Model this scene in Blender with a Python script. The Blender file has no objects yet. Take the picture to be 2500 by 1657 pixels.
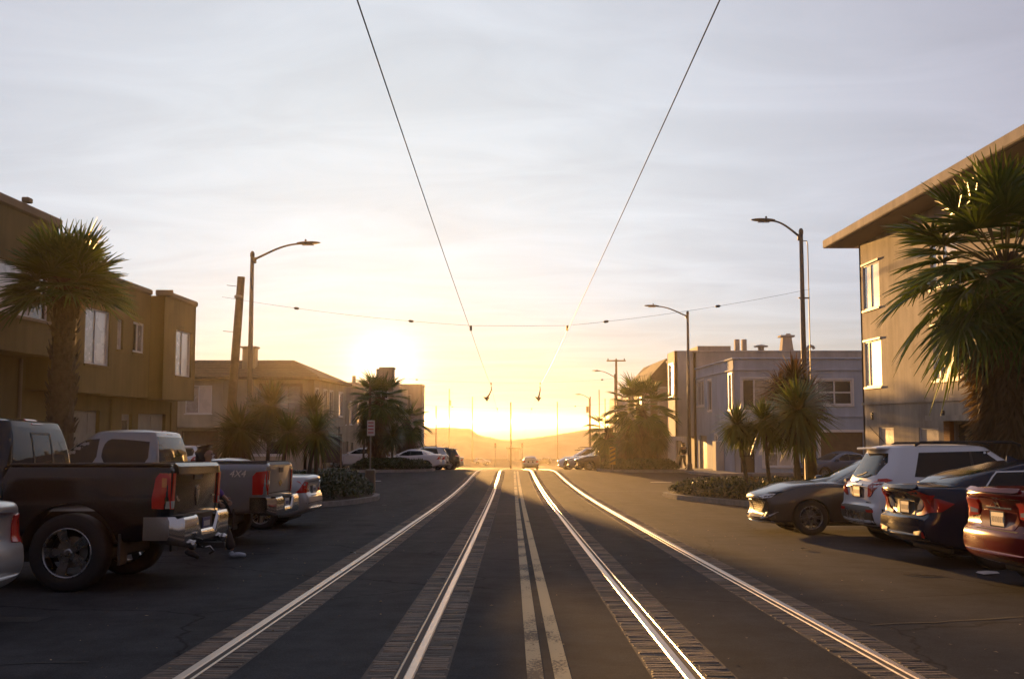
import bpy, bmesh, math, random
from mathutils import Vector, Matrix
from mathutils.bvhtree import BVHTree
from mathutils.geometry import tessellate_polygon

# ------------------------------------------------------------------ camera, sky, sun, exposure
SC = bpy.context.scene
COL = SC.collection
R = math.radians
CAM_Z = 1.42
cam_data = bpy.data.cameras.new('camera')
cam_data.sensor_width = 36.0
cam_data.lens = 36.0
cam_data.clip_start = 0.05
cam_data.clip_end = 60000.0
cam_data.dof.use_dof = False
cam = bpy.data.objects.new('camera', cam_data)
COL.objects.link(cam)
cam.location = (0, 0, CAM_Z)
cam.rotation_euler = (R(90 + 4.574), 0, 0)
SC.camera = cam

SUN_AZ, SUN_EL = R(-7.1), R(3.05)
EXPOSURE = 1.1
SKY_STRENGTH = 0.05
AUREOLE = 14.0
CLOUD = 8.9          # radiance of the thin cloud before the background strength
world = bpy.data.worlds.new('World')
SC.world = world
world.use_nodes = True
wn, wl = world.node_tree.nodes, world.node_tree.links
wn.clear()
w_out = wn.new('ShaderNodeOutputWorld')
w_bg = wn.new('ShaderNodeBackground')
w_bg.inputs['Strength'].default_value = SKY_STRENGTH
sky = wn.new('ShaderNodeTexSky')
sky.sky_type = 'NISHITA'
sky.sun_disc = False
sky.sun_elevation = SUN_EL
sky.sun_rotation = SUN_AZ
sky.altitude = 20
sky.air_density = 1.25
sky.dust_density = 0.15
sky.ozone_density = 1.5
# thin high cloud: a veil whose colour is the greyed sky behind it, in long streaks
tc = wn.new('ShaderNodeTexCoord')
sep = wn.new('ShaderNodeSeparateXYZ')
wl.new(tc.outputs['Generated'], sep.inputs[0])
zc = wn.new('ShaderNodeMath'); zc.operation = 'MAXIMUM'; zc.inputs[1].default_value = 0.0
wl.new(sep.outputs['Z'], zc.inputs[0])
za = wn.new('ShaderNodeMath'); za.operation = 'ADD'; za.inputs[1].default_value = 0.10
wl.new(zc.outputs[0], za.inputs[0])
dv = []
for ax in ('X', 'Y'):
    d = wn.new('ShaderNodeMath'); d.operation = 'DIVIDE'
    wl.new(sep.outputs[ax], d.inputs[0]); wl.new(za.outputs[0], d.inputs[1]); dv.append(d)
cmb = wn.new('ShaderNodeCombineXYZ')
wl.new(dv[0].outputs[0], cmb.inputs[0]); wl.new(dv[1].outputs[0], cmb.inputs[1])
mp = wn.new('ShaderNodeMapping')
mp.inputs['Rotation'].default_value = (0, 0, R(32))
mp.inputs['Scale'].default_value = (0.75, 1.55, 1)
wl.new(cmb.outputs[0], mp.inputs['Vector'])
nz = wn.new('ShaderNodeTexNoise')
nz.inputs['Scale'].default_value = 1.9
nz.inputs['Detail'].default_value = 7
nz.inputs['Roughness'].default_value = 0.52
nz.inputs['Distortion'].default_value = 0.9
wl.new(mp.outputs[0], nz.inputs['Vector'])
cr = wn.new('ShaderNodeMapRange')
cr.interpolation_type = 'SMOOTHSTEP'
cr.inputs['From Min'].default_value = 0.34
cr.inputs['From Max'].default_value = 0.72
cr.inputs['To Min'].default_value = 0.97
cr.inputs['To Max'].default_value = 1.0
wl.new(nz.outputs[0], cr.inputs['Value'])
# lit veil: even pale lavender cloud, a little brighter where it is thick
cl = wn.new('ShaderNodeMapRange')
cl.inputs['From Min'].default_value = 0.3; cl.inputs['From Max'].default_value = 0.75
cl.inputs['To Min'].default_value = CLOUD * 0.94; cl.inputs['To Max'].default_value = CLOUD * 1.09
wl.new(nz.outputs[0], cl.inputs['Value'])
veil = wn.new('ShaderNodeVectorMath'); veil.operation = 'SCALE'
# thin cloud scatters forward: brightest on the sun's side of the sky
dt = wn.new('ShaderNodeVectorMath'); dt.operation = 'DOT_PRODUCT'
wl.new(tc.outputs['Generated'], dt.inputs[0])
dt.inputs[1].default_value = (math.sin(SUN_AZ) * math.cos(SUN_EL), math.cos(SUN_AZ) * math.cos(SUN_EL), math.sin(SUN_EL))
fa_ = wn.new('ShaderNodeMath'); fa_.operation = 'MULTIPLY_ADD'; fa_.inputs[1].default_value = 0.5; fa_.inputs[2].default_value = 0.5
wl.new(dt.outputs['Value'], fa_.inputs[0])
fp = wn.new('ShaderNodeMath'); fp.operation = 'POWER'; fp.inputs[1].default_value = 8.0
wl.new(fa_.outputs[0], fp.inputs[0])
fw = wn.new('ShaderNodeMath'); fw.operation = 'MULTIPLY_ADD'; fw.inputs[1].default_value = 0.67; fw.inputs[2].default_value = 0.27
wl.new(fp.outputs[0], fw.inputs[0])
clm = wn.new('ShaderNodeMath'); clm.operation = 'MULTIPLY'
wl.new(cl.outputs[0], clm.inputs[0]); wl.new(fw.outputs[0], clm.inputs[1])
vc = wn.new('ShaderNodeMix'); vc.data_type = 'RGBA'
vc.inputs['A'].default_value = (0.93, 0.88, 1.15, 1); vc.inputs['B'].default_value = (0.90, 0.985, 1.03, 1)
wl.new(fp.outputs[0], vc.inputs['Factor'])
wl.new(vc.outputs['Result'], veil.inputs[0])
wl.new(clm.outputs[0], veil.inputs['Scale'])
mx = wn.new('ShaderNodeMix'); mx.data_type = 'RGBA'
# the veil thins out towards the horizon, where the low sky shows under it
hz_r = wn.new('ShaderNodeMapRange'); hz_r.interpolation_type = 'SMOOTHSTEP'
hz_r.inputs['From Min'].default_value = 0.0; hz_r.inputs['From Max'].default_value = 0.16
hz_r.inputs['To Min'].default_value = 0.55; hz_r.inputs['To Max'].default_value = 1.0
wl.new(zc.outputs[0], hz_r.inputs['Value'])
cov = wn.new('ShaderNodeMath'); cov.operation = 'MULTIPLY'
wl.new(cr.outputs[0], cov.inputs[0]); wl.new(hz_r.outputs[0], cov.inputs[1])
wl.new(cov.outputs[0], mx.inputs['Factor'])
wl.new(sky.outputs[0], mx.inputs['A'])
wl.new(veil.outputs[0], mx.inputs['B'])
# bright aureole of the sun in the thin cloud
ap = wn.new('ShaderNodeMath'); ap.operation = 'POWER'; ap.inputs[1].default_value = 4200.0
wl.new(fa_.outputs[0], ap.inputs[0])
au = wn.new('ShaderNodeVectorMath'); au.operation = 'SCALE'; au.inputs[0].default_value = (AUREOLE, AUREOLE * 0.80, AUREOLE * 0.45)
wl.new(ap.outputs[0], au.inputs['Scale'])
aa = wn.new('ShaderNodeVectorMath'); aa.operation = 'ADD'
wl.new(mx.outputs['Result'], aa.inputs[0]); wl.new(au.outputs[0], aa.inputs[1])
wl.new(aa.outputs[0], w_bg.inputs['Color'])
wl.new(w_bg.outputs[0], w_out.inputs['Surface'])

sun_data = bpy.data.lights.new('sun', 'SUN')
sun_data.energy = 5.0
sun_data.angle = R(0.53)
sun_data.color = (1.0, 0.51, 0.15)
sun = bpy.data.objects.new('sun', sun_data)
COL.objects.link(sun)
to_sun = Vector((math.sin(SUN_AZ) * math.cos(SUN_EL), math.cos(SUN_AZ) * math.cos(SUN_EL), math.sin(SUN_EL)))
sun.rotation_euler = (-to_sun).to_track_quat('-Z', 'Y').to_euler()
sun.location = to_sun * 60

SC.render.engine = 'CYCLES'
SC.cycles.use_denoising = True
SC.cycles.denoising_prefilter = 'NONE'
SC.cycles.max_bounces = 6
SC.cycles.diffuse_bounces = 2
SC.cycles.glossy_bounces = 3
SC.cycles.transmission_bounces = 3
SC.cycles.transparent_max_bounces = 6
SC.cycles.volume_bounces = 1
SC.cycles.sample_clamp_indirect = 6.0
SC.cycles.caustics_reflective = False
SC.cycles.caustics_refractive = False
SC.view_settings.view_transform = 'Standard'
SC.view_settings.look = 'None'
SC.view_settings.gamma = 1.0
SC.view_settings.use_curve_mapping = False
SC.view_settings.exposure = EXPOSURE

# ------------------------------------------------------------------ helpers
ORG = {}                                   # world origin of every parent (static things)

def tag(o, label=None, cat=None, group=None, kind=None):
    if label: o['label'] = label
    if cat: o['category'] = cat
    if group: o['group'] = group
    if kind: o['kind'] = kind
    return o

def thing(name, loc, label, cat, group=None, rotz=0.0):
    o = bpy.data.objects.new(name, None)
    o.empty_display_size = 0.2
    COL.objects.link(o)
    o.location = loc
    o.rotation_euler = (0, 0, rotz)
    ORG[o.name] = Vector(loc)
    tag(o, label, cat, group)
    return o

class MB:
    """collects geometry; build() links it as one mesh object"""
    def __init__(s):
        s.v = []; s.f = []
    def add(s, vs, fs):
        b = len(s.v)
        s.v.extend([tuple(v) for v in vs])
        s.f.extend([tuple(i + b for i in f) for f in fs])
        return s
    def quad(s, a, b, c, d):
        return s.add([a, b, c, d], [(0, 1, 2, 3)])
    def box(s, lo, hi):
        x0, y0, z0 = lo; x1, y1, z1 = hi
        return s.add([(x0, y0, z0), (x1, y0, z0), (x1, y1, z0), (x0, y1, z0), (x0, y0, z1), (x1, y0, z1), (x1, y1, z1), (x0, y1, z1)],
                     [(0, 3, 2, 1), (4, 5, 6, 7), (0, 1, 5, 4), (1, 2, 6, 5), (2, 3, 7, 6), (3, 0, 4, 7)])
    def bbox(s, lo, hi, b=0.01):
        """box with chamfered edges"""
        x0, y0, z0 = lo; x1, y1, z1 = hi
        b = min(b, (x1 - x0) * .45, (y1 - y0) * .45, (z1 - z0) * .45)
        bm = bmesh.new()
        bmesh.ops.create_cube(bm, size=1.0)
        for v in bm.verts:
            v.co = Vector(((x0 + x1) / 2 + v.co.x * (x1 - x0), (y0 + y1) / 2 + v.co.y * (y1 - y0), (z0 + z1) / 2 + v.co.z * (z1 - z0)))
        bmesh.ops.bevel(bm, geom=list(bm.edges), offset=b, segments=1, affect='EDGES')
        return s.frombm(bm)
    def frombm(s, bm):
        bm.verts.ensure_lookup_table(); bm.verts.index_update()
        s.add([v.co for v in bm.verts], [[v.index for v in f.verts] for f in bm.faces])
        bm.free()
        return s
    def obox(s, O, U, V, N, u, v, n):
        """box in a frame: O origin, axes U V N, ranges"""
        pts = [O + U * a + V * b + N * c for c in n for b in v for a in u]
        return s.add(pts, [(0, 2, 3, 1), (4, 5, 7, 6), (0, 1, 5, 4), (1, 3, 7, 5), (3, 2, 6, 7), (2, 0, 4, 6)])
    def tube(s, path, rad, n=8, cap=True):
        path = [Vector(p) for p in path]
        if not hasattr(rad, '__len__'): rad = [rad] * len(path)
        vs, fs = [], []
        ref = None
        for i, p in enumerate(path):
            t = (path[min(i + 1, len(path) - 1)] - path[max(i - 1, 0)])
            t = t.normalized() if t.length > 1e-9 else Vector((0, 0, 1))
            if ref is None:
                ref = Vector((1, 0, 0)) if abs(t.x) < .8 else Vector((0, 1, 0))
            a = (ref - t * ref.dot(t)).normalized(); ref = a
            b = t.cross(a)
            for k in range(n):
                q = 2 * math.pi * k / n
                vs.append(p + (a * math.cos(q) + b * math.sin(q)) * rad[i])
        for i in range(len(path) - 1):
            for k in range(n):
                k2 = (k + 1) % n
                fs.append((i * n + k, i * n + k2, (i + 1) * n + k2, (i + 1) * n + k))
        if cap:
            fs.append(tuple(reversed(range(n)))); fs.append(tuple(range((len(path) - 1) * n, len(path) * n)))
        return s.add(vs, fs)
    def lathe(s, prof, c, axis='z', n=24):
        """profile (r, h) turned about an axis through c"""
        vs, fs = [], []
        for r, h in prof:
            for k in range(n):
                q = 2 * math.pi * k / n
                a, b = r * math.cos(q), r * math.sin(q)
                vs.append({'z': (c[0] + a, c[1] + b, c[2] + h), 'y': (c[0] + a, c[1] + h, c[2] + b), 'x': (c[0] + h, c[1] + a, c[2] + b)}[axis])
        for i in range(len(prof) - 1):
            for k in range(n):
                k2 = (k + 1) % n
                fs.append((i * n + k, i * n + k2, (i + 1) * n + k2, (i + 1) * n + k))
        return s.add(vs, fs)
    def prism(s, poly, z0, z1):
        n = len(poly)
        f0 = (lambda p: z0) if not callable(z0) else z0
        f1 = (lambda p: z1) if not callable(z1) else z1
        vs = [(p[0], p[1], f0(p)) for p in poly] + [(p[0], p[1], f1(p)) for p in poly]
        fs = [tuple(reversed(range(n))), tuple(range(n, 2 * n))] + [(i, (i + 1) % n, n + (i + 1) % n, n + i) for i in range(n)]
        return s.add(vs, fs)
    def mesh(s, name, mat, smooth=False, off=None):
        me = bpy.data.meshes.new(name)
        vs = s.v if off is None else [(v[0] - off[0], v[1] - off[1], v[2] - off[2]) for v in s.v]
        me.from_pydata(vs, [], s.f)
        if smooth:
            me.polygons.foreach_set('use_smooth', [True] * len(me.polygons))
        me.materials.append(mat)
        me.update()
        return me
    def build(s, name, mat, parent=None, smooth=False, local=False, origin=None, fix=False):
        """world coordinates in s.v unless local; parts subtract the origin of their thing"""
        off = None
        if not local:
            off = ORG.get(parent.name) if parent else (Vector(origin) if origin else None)
        me = s.mesh(name, mat, smooth, off)
        if fix:
            bm = bmesh.new(); bm.from_mesh(me)
            bmesh.ops.recalc_face_normals(bm, faces=bm.faces); bm.to_mesh(me); bm.free()
        o = bpy.data.objects.new(name, me)
        COL.objects.link(o)
        if parent:
            o.parent = parent
            if not local: ORG[o.name] = ORG[parent.name]
        elif not local:
            if origin: o.location = origin
            ORG[o.name] = Vector(origin) if origin else Vector((0, 0, 0))
        return o

def link_mesh(name, me, parent=None, loc=(0, 0, 0), rot=(0, 0, 0), scale=(1, 1, 1)):
    o = bpy.data.objects.new(name, me)
    COL.objects.link(o)
    o.location = loc; o.rotation_euler = rot; o.scale = scale
    if parent: o.parent = parent
    return o

def copy_tree(o, parent=None):
    c = o.copy(); COL.objects.link(c); c.parent = parent
    for ch in o.children:
        copy_tree(ch, c)
    return c

def smooth_by_angle(o, deg=35):
    me = o.data
    me.polygons.foreach_set('use_smooth', [True] * len(me.polygons))
    try:
        me.set_sharp_from_angle(angle=R(deg))
    except Exception:
        pass

def pchip(xs, ys, x):
    if x <= xs[0]: return ys[0]
    if x >= xs[-1]: return ys[-1]
    i = 0
    while x > xs[i + 1]: i += 1
    n = len(xs)
    h = [xs[k + 1] - xs[k] for k in range(n - 1)]
    d = [(ys[k + 1] - ys[k]) / h[k] for k in range(n - 1)]
    def m(k):
        if k == 0: return d[0]
        if k == n - 1: return d[-1]
        if d[k - 1] * d[k] <= 0: return 0.0
        w1, w2 = 2 * h[k] + h[k - 1], h[k] + 2 * h[k - 1]
        return (w1 + w2) / (w1 / d[k - 1] + w2 / d[k])
    t = (x - xs[i]) / h[i]
    return ((1 + 2 * t) * (1 - t) ** 2 * ys[i] + t * (1 - t) ** 2 * h[i] * m(i) + t * t * (3 - 2 * t) * ys[i + 1] + t * t * (t - 1) * h[i] * m(i + 1))

GY = [-60, -20, 0, 6.65, 19.3, 39, 50, 61.8, 70, 80, 113, 150, 200, 250, 300, 360, 450, 700]
GZ = [2.2, .75, 0, -.25, -.69, -1.27, -1.47, -1.60, -1.86, -2.30, -3.80, -5.50, -7.6, -9.2, -10.0, -10.4, -12.2, -16]
def g(y):
    return pchip(GY, GZ, y)

# ------------------------------------------------------------------ materials
def new_mat(name):
    m = bpy.data.materials.new(name); m.use_nodes = True
    nt = m.node_tree
    return m, nt.nodes, nt.links, nt.nodes['Principled BSDF']

def simple(name, col, rough=.6, metal=0.0, spec=.5, coat=0.0, ior=1.5, var=0.0, scale=8.0, bump=0.0, bscale=60.0, trans=0.0, emit=None):
    """Principled with optional mottling (var) and fine relief (bump), object space"""
    m, n, l, p = new_mat(name)
    c = (*col, 1)
    p.inputs['Base Color'].default_value = c
    p.inputs['Roughness'].default_value = rough
    p.inputs['Metallic'].default_value = metal
    p.inputs['Specular IOR Level'].default_value = spec
    p.inputs['IOR'].default_value = ior
    p.inputs['Coat Weight'].default_value = coat
    p.inputs['Coat Roughness'].default_value = .04
    p.inputs['Transmission Weight'].default_value = trans
    if var or bump:
        tc = n.new('ShaderNodeTexCoord')
    if var:
        t = n.new('ShaderNodeTexNoise'); t.inputs['Scale'].default_value = scale; t.inputs['Detail'].default_value = 6; t.inputs['Roughness'].default_value = .62
        l.new(tc.outputs['Object'], t.inputs['Vector'])
        r = n.new('ShaderNodeMapRange'); r.inputs['From Min'].default_value = .25; r.inputs['From Max'].default_value = .75
        r.inputs['To Min'].default_value = 1 - var; r.inputs['To Max'].default_value = 1 + var
        l.new(t.outputs[0], r.inputs['Value'])
        s = n.new('ShaderNodeVectorMath'); s.operation = 'SCALE'; s.inputs[0].default_value = col
        l.new(r.outputs[0], s.inputs['Scale']); l.new(s.outputs[0], p.inputs['Base Color'])
        rr = n.new('ShaderNodeMapRange'); rr.inputs['To Min'].default_value = max(0, rough - .12); rr.inputs['To Max'].default_value = min(1, rough + .12)
        l.new(t.outputs[0], rr.inputs['Value']); l.new(rr.outputs[0], p.inputs['Roughness'])
    if bump:
        t2 = n.new('ShaderNodeTexNoise'); t2.inputs['Scale'].default_value = bscale; t2.inputs['Detail'].default_value = 5
        l.new(tc.outputs['Object'], t2.inputs['Vector'])
        b = n.new('ShaderNodeBump'); b.inputs['Strength'].default_value = bump; b.inputs['Distance'].default_value = .02
        l.new(t2.outputs[0], b.inputs['Height']); l.new(b.outputs[0], p.inputs['Normal'])
    if emit:
        p.inputs['Emission Color'].default_value = (*emit[0], 1); p.inputs['Emission Strength'].default_value = emit[1]
    return m

def stucco(name, col, stain=.35, bump=.5):
    """painted render: blotches, vertical rain streaks, fine sand relief"""
    m, n, l, p = new_mat(name)
    geo = n.new('ShaderNodeNewGeometry')
    mp1 = n.new('ShaderNodeMapping'); mp1.inputs['Scale'].default_value = (1.6, 1.6, .16)
    l.new(geo.outputs['Position'], mp1.inputs['Vector'])
    t1 = n.new('ShaderNodeTexNoise'); t1.inputs['Scale'].default_value = 1.4; t1.inputs['Detail'].default_value = 7; t1.inputs['Roughness'].default_value = .65
    l.new(mp1.outputs[0], t1.inputs['Vector'])
    t2 = n.new('ShaderNodeTexNoise'); t2.inputs['Scale'].default_value = .7; t2.inputs['Detail'].default_value = 5
    l.new(geo.outputs['Position'], t2.inputs['Vector'])
    ml = n.new('ShaderNodeMath'); ml.operation = 'MULTIPLY'
    l.new(t1.outputs[0], ml.inputs[0]); l.new(t2.outputs[0], ml.inputs[1])
    r = n.new('ShaderNodeMapRange'); r.inputs['From Min'].default_value = .12; r.inputs['From Max'].default_value = .38
    r.inputs['To Min'].default_value = 1 - stain; r.inputs['To Max'].default_value = 1.06
    l.new(ml.outputs[0], r.inputs['Value'])
    s = n.new('ShaderNodeVectorMath'); s.operation = 'SCALE'; s.inputs[0].default_value = col
    l.new(r.outputs[0], s.inputs['Scale']); l.new(s.outputs[0], p.inputs['Base Color'])
    p.inputs['Roughness'].default_value = .82
    p.inputs['Specular IOR Level'].default_value = .3
    t3 = n.new('ShaderNodeTexNoise'); t3.inputs['Scale'].default_value = 22; t3.inputs['Detail'].default_value = 8; t3.inputs['Roughness'].default_value = .7
    l.new(geo.outputs['Position'], t3.inputs['Vector'])
    b = n.new('ShaderNodeBump'); b.inputs['Strength'].default_value = bump; b.inputs['Distance'].default_value = .012
    l.new(t3.outputs[0], b.inputs['Height']); l.new(b.outputs[0], p.inputs['Normal'])
    return m

def asphalt(name):
    m, n, l, p = new_mat(name)
    geo = n.new('ShaderNodeNewGeometry')
    def noise(sc, det=5, rough=.6, vec=None):
        t = n.new('ShaderNodeTexNoise'); t.inputs['Scale'].default_value = sc; t.inputs['Detail'].default_value = det; t.inputs['Roughness'].default_value = rough
        l.new(vec or geo.outputs['Position'], t.inputs['Vector']); return t
    mp1 = n.new('ShaderNodeMapping'); mp1.inputs['Scale'].default_value = (1.0, .12, 1)
    l.new(geo.outputs['Position'], mp1.inputs['Vector'])
    big = noise(.9, 6, .6, mp1.outputs[0])           # wear along the driving direction
    mid = noise(2.2, 6, .7)
    fine = noise(90, 3, .7)
    gr = n.new('ShaderNodeTexVoronoi'); gr.inputs['Scale'].default_value = 70
    l.new(geo.outputs['Position'], gr.inputs['Vector'])
    a = n.new('ShaderNodeMath'); a.operation = 'ADD'; l.new(big.outputs[0], a.inputs[0]); l.new(mid.outputs[0], a.inputs[1])
    r = n.new('ShaderNodeMapRange'); r.inputs['From Min'].default_value = .7; r.inputs['From Max'].default_value = 1.3
    r.inputs['To Min'].default_value = .028; r.inputs['To Max'].default_value = .066
    l.new(a.outputs[0], r.inputs['Value'])
    fr = n.new('ShaderNodeMapRange'); fr.inputs['From Min'].default_value = .3; fr.inputs['From Max'].default_value = .75; fr.inputs['To Min'].default_value = .62; fr.inputs['To Max'].default_value = 1.5
    l.new(fine.outputs[0], fr.inputs['Value'])
    mu = n.new('ShaderNodeMath'); mu.operation = 'MULTIPLY'; l.new(r.outputs[0], mu.inputs[0]); l.new(fr.outputs[0], mu.inputs[1])
    # cracks
    cv = n.new('ShaderNodeTexVoronoi'); cv.feature = 'DISTANCE_TO_EDGE'; cv.inputs['Scale'].default_value = .35
    wv = noise(1.6, 4, .6)
    mixv = n.new('ShaderNodeMix'); mixv.data_type = 'VECTOR'; mixv.inputs['Factor'].default_value = .28
    l.new(geo.outputs['Position'], mixv.inputs['A']); l.new(wv.outputs['Color'], mixv.inputs['B']); l.new(mixv.outputs['Result'], cv.inputs['Vector'])
    ck = n.new('ShaderNodeMapRange'); ck.inputs['From Min'].default_value = .0; ck.inputs['From Max'].default_value = .006; ck.inputs['To Min'].default_value = .45; ck.inputs['To Max'].default_value = 1
    l.new(cv.outputs['Distance'], ck.inputs['Value'])
    mu2 = n.new('ShaderNodeMath'); mu2.operation = 'MULTIPLY'; l.new(mu.outputs[0], mu2.inputs[0]); l.new(ck.outputs[0], mu2.inputs[1])
    # oil drips and old stains
    st = n.new('ShaderNodeTexVoronoi'); st.inputs['Scale'].default_value = .55; st.inputs['Randomness'].default_value = 1.0
    l.new(mixv.outputs['Result'], st.inputs['Vector'])
    sr = n.new('ShaderNodeMapRange'); sr.inputs['From Min'].default_value = .04; sr.inputs['From Max'].default_value = .22; sr.inputs['To Min'].default_value = .68; sr.inputs['To Max'].default_value = 1
    l.new(st.outputs['Distance'], sr.inputs['Value'])
    mu3 = n.new('ShaderNodeMath'); mu3.operation = 'MULTIPLY'; l.new(mu2.outputs[0], mu3.inputs[0]); l.new(sr.outputs[0], mu3.inputs[1]); mu2 = mu3
    s = n.new('ShaderNodeVectorMath'); s.operation = 'SCALE'; s.inputs[0].default_value = (.96, .98, 1.02)
    l.new(mu2.outputs[0], s.inputs['Scale']); l.new(s.outputs[0], p.inputs['Base Color'])
    p.inputs['Roughness'].default_value = .78
    p.inputs['Specular IOR Level'].default_value = .025
    b = n.new('ShaderNodeBump'); b.inputs['Strength'].default_value = .25; b.inputs['Distance'].default_value = .002
    l.new(gr.outputs['Distance'], b.inputs['Height'])
    b2 = n.new('ShaderNodeBump'); b2.inputs['Strength'].default_value = .12; b2.inputs['Distance'].default_value = .015
    l.new(mid.outputs[0], b2.inputs['Height']); l.new(b.outputs[0], b2.inputs['Normal']); l.new(b2.outputs[0], p.inputs['Normal'])
    return m

def leaf_mat(name, a, b, rough=.45, trans=.35):
    """two greens by leaf, light coming through"""
    m, n, l, p = new_mat(name)
    oi = n.new('ShaderNodeNewGeometry')
    t = n.new('ShaderNodeTexNoise'); t.inputs['Scale'].default_value = 3.0; t.inputs['Detail'].default_value = 3
    l.new(oi.outputs['Position'], t.inputs['Vector'])
    ad = n.new('ShaderNodeMath'); ad.operation = 'ADD'; l.new(t.outputs[0], ad.inputs[0])
    rp = n.new('ShaderNodeMath'); rp.operation = 'MULTIPLY'; rp.inputs[1].default_value = .5
    l.new(oi.outputs['Random Per Island'], rp.inputs[0]); l.new(rp.outputs[0], ad.inputs[1])
    r = n.new('ShaderNodeMapRange'); r.inputs['From Min'].default_value = .4; r.inputs['From Max'].default_value = 1.1
    l.new(ad.outputs[0], r.inputs['Value'])
    mixc = n.new('ShaderNodeMix'); mixc.data_type = 'RGBA'
    mixc.inputs['A'].default_value = (*a, 1); mixc.inputs['B'].default_value = (*b, 1)
    l.new(r.outputs[0], mixc.inputs['Factor']); l.new(mixc.outputs['Result'], p.inputs['Base Color'])
    p.inputs['Roughness'].default_value = rough
    p.inputs['Specular IOR Level'].default_value = .4
    tr = n.new('ShaderNodeBsdfTranslucent')
    sc = n.new('ShaderNodeVectorMath'); sc.operation = 'MULTIPLY'; sc.inputs[1].default_value = (1.5, 1.3, .6)
    l.new(mixc.outputs['Result'], sc.inputs[0]); l.new(sc.outputs[0], tr.inputs['Color'])
    ms = n.new('ShaderNodeMixShader'); ms.inputs[0].default_value = trans
    l.new(p.outputs[0], ms.inputs[1]); l.new(tr.outputs[0], ms.inputs[2])
    l.new(ms.outputs[0], n['Material Output'].inputs['Surface'])
    return m

M = {}
M['asphalt'] = asphalt('asphalt')
M['patch'] = simple('asphalt_patch', (.034, .033, .032), .78, spec=.3, var=.25, scale=3, bump=.4, bscale=120)
M['concrete'] = simple('concrete', (.27, .255, .235), .85, spec=.3, var=.28, scale=1.6, bump=.4, bscale=40)
M['kerb'] = simple('kerb_concrete', (.25, .24, .22), .85, spec=.3, var=.3, scale=4, bump=.3, bscale=40)
M['earth'] = simple('earth', (.10, .085, .06), .95, spec=.2, var=.3, scale=2, bump=.6, bscale=12)
M['rail'] = simple('rail_steel', (.37, .28, .225), .33, metal=1.0, var=.10, scale=7)
M['rail_lip'] = simple('rail_lip', (.34, .27, .21), .32, metal=1.0, var=.2, scale=9)
M['groove'] = simple('rail_groove_rust', (.05, .033, .022), .8, var=.4, scale=20)
M['brick'] = simple('paver_brick', (.17, .12, .082), .7, spec=.25, var=.45, scale=9, bump=.5, bscale=60)
M['brick_b'] = simple('paver_brick_grey', (.125, .10, .078), .7, spec=.25, var=.45, scale=9, bump=.5, bscale=60)
M['brick_c'] = simple('paver_brick_dark', (.07, .054, .04), .7, spec=.25, var=.45, scale=9, bump=.5, bscale=60)
def worn_paint(name, col, cover):
    """road paint worn through to the asphalt in streaks"""
    m, n, l, p = new_mat(name)
    geo = n.new('ShaderNodeNewGeometry')
    mp = n.new('ShaderNodeMapping'); mp.inputs['Scale'].default_value = (1.6, 1.0, 1)
    l.new(geo.outputs['Position'], mp.inputs['Vector'])
    a = n.new('ShaderNodeTexNoise'); a.inputs['Scale'].default_value = 1.1; a.inputs['Detail'].default_value = 3
    b = n.new('ShaderNodeTexNoise'); b.inputs['Scale'].default_value = 26; b.inputs['Detail'].default_value = 6; b.inputs['Roughness'].default_value = .7
    for t in (a, b): l.new(mp.outputs[0], t.inputs['Vector'])
    ad = n.new('ShaderNodeMath'); ad.operation = 'MULTIPLY_ADD'; ad.inputs[1].default_value = .8
    l.new(b.outputs[0], ad.inputs[0]); l.new(a.outputs[0], ad.inputs[2])
    r = n.new('ShaderNodeMapRange'); r.inputs['From Min'].default_value = cover; r.inputs['From Max'].default_value = cover + .12
    l.new(ad.outputs[0], r.inputs['Value'])
    mx_ = n.new('ShaderNodeMix'); mx_.data_type = 'RGBA'
    mx_.inputs['A'].default_value = (*col, 1); mx_.inputs['B'].default_value = (.085, .075, .06, 1)
    l.new(r.outputs[0], mx_.inputs['Factor']); l.new(mx_.outputs['Result'], p.inputs['Base Color'])
    p.inputs['Roughness'].default_value = .8; p.inputs['Specular IOR Level'].default_value = .2
    return m
M['yellow'] = worn_paint('yellow_paint', (.52, .41, .23), .98)
M['yellow_worn'] = worn_paint('yellow_paint_worn', (.46, .37, .22), .90)
M['white_paint'] = simple('white_paint', (.55, .53, .49), .7, var=.35, scale=7)
M['sand'] = simple('dune_sand', (.34, .27, .17), .95, spec=.2, var=.3, scale=.08, bump=.5, bscale=.6)
M['sea'] = simple('sea_water', (.03, .06, .08), .4, spec=.3, ior=1.33, bump=.5, bscale=.5)

M['brown_wall'] = stucco('brown_stucco', (.255, .175, .062), .25)
M['brown_wall_b'] = stucco('tan_stucco', (.225, .16, .062), .25)
M['brown_cap'] = stucco('parapet_cap', (.34, .25, .16), .25)
M['beige_wall'] = stucco('beige_stucco', (.50, .435, .345), .45, .8)
M['cream_wall'] = stucco('cream_stucco', (.47, .40, .28), .3)
M['cream_wall_b'] = stucco('sand_stucco', (.38, .32, .22), .35)
M['blue_wall'] = stucco('blue_grey_stucco', (.40, .48, .58), .22)
M['tan_wall'] = stucco('pale_tan_stucco', (.52, .45, .37), .3)
M['white_wall'] = stucco('white_stucco', (.62, .57, .50), .25)
M['trim_white'] = simple('white_trim', (.70, .68, .65), .5, var=.08, scale=5)
M['trim_brown'] = simple('brown_trim', (.15, .10, .06), .6, var=.2, scale=5)
M['shingle'] = simple('roof_shingle', (.10, .075, .052), .9, var=.4, scale=4, bump=.7, bscale=9)
M['garage_wood'] = simple('garage_door_wood', (.16, .105, .055), .65, var=.25, scale=3)
M['garage_pale'] = simple('garage_door_pale', (.36, .31, .23), .6, var=.15, scale=3)
M['door_dark'] = simple('dark_door', (.05, .035, .025), .5, var=.2)
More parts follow.
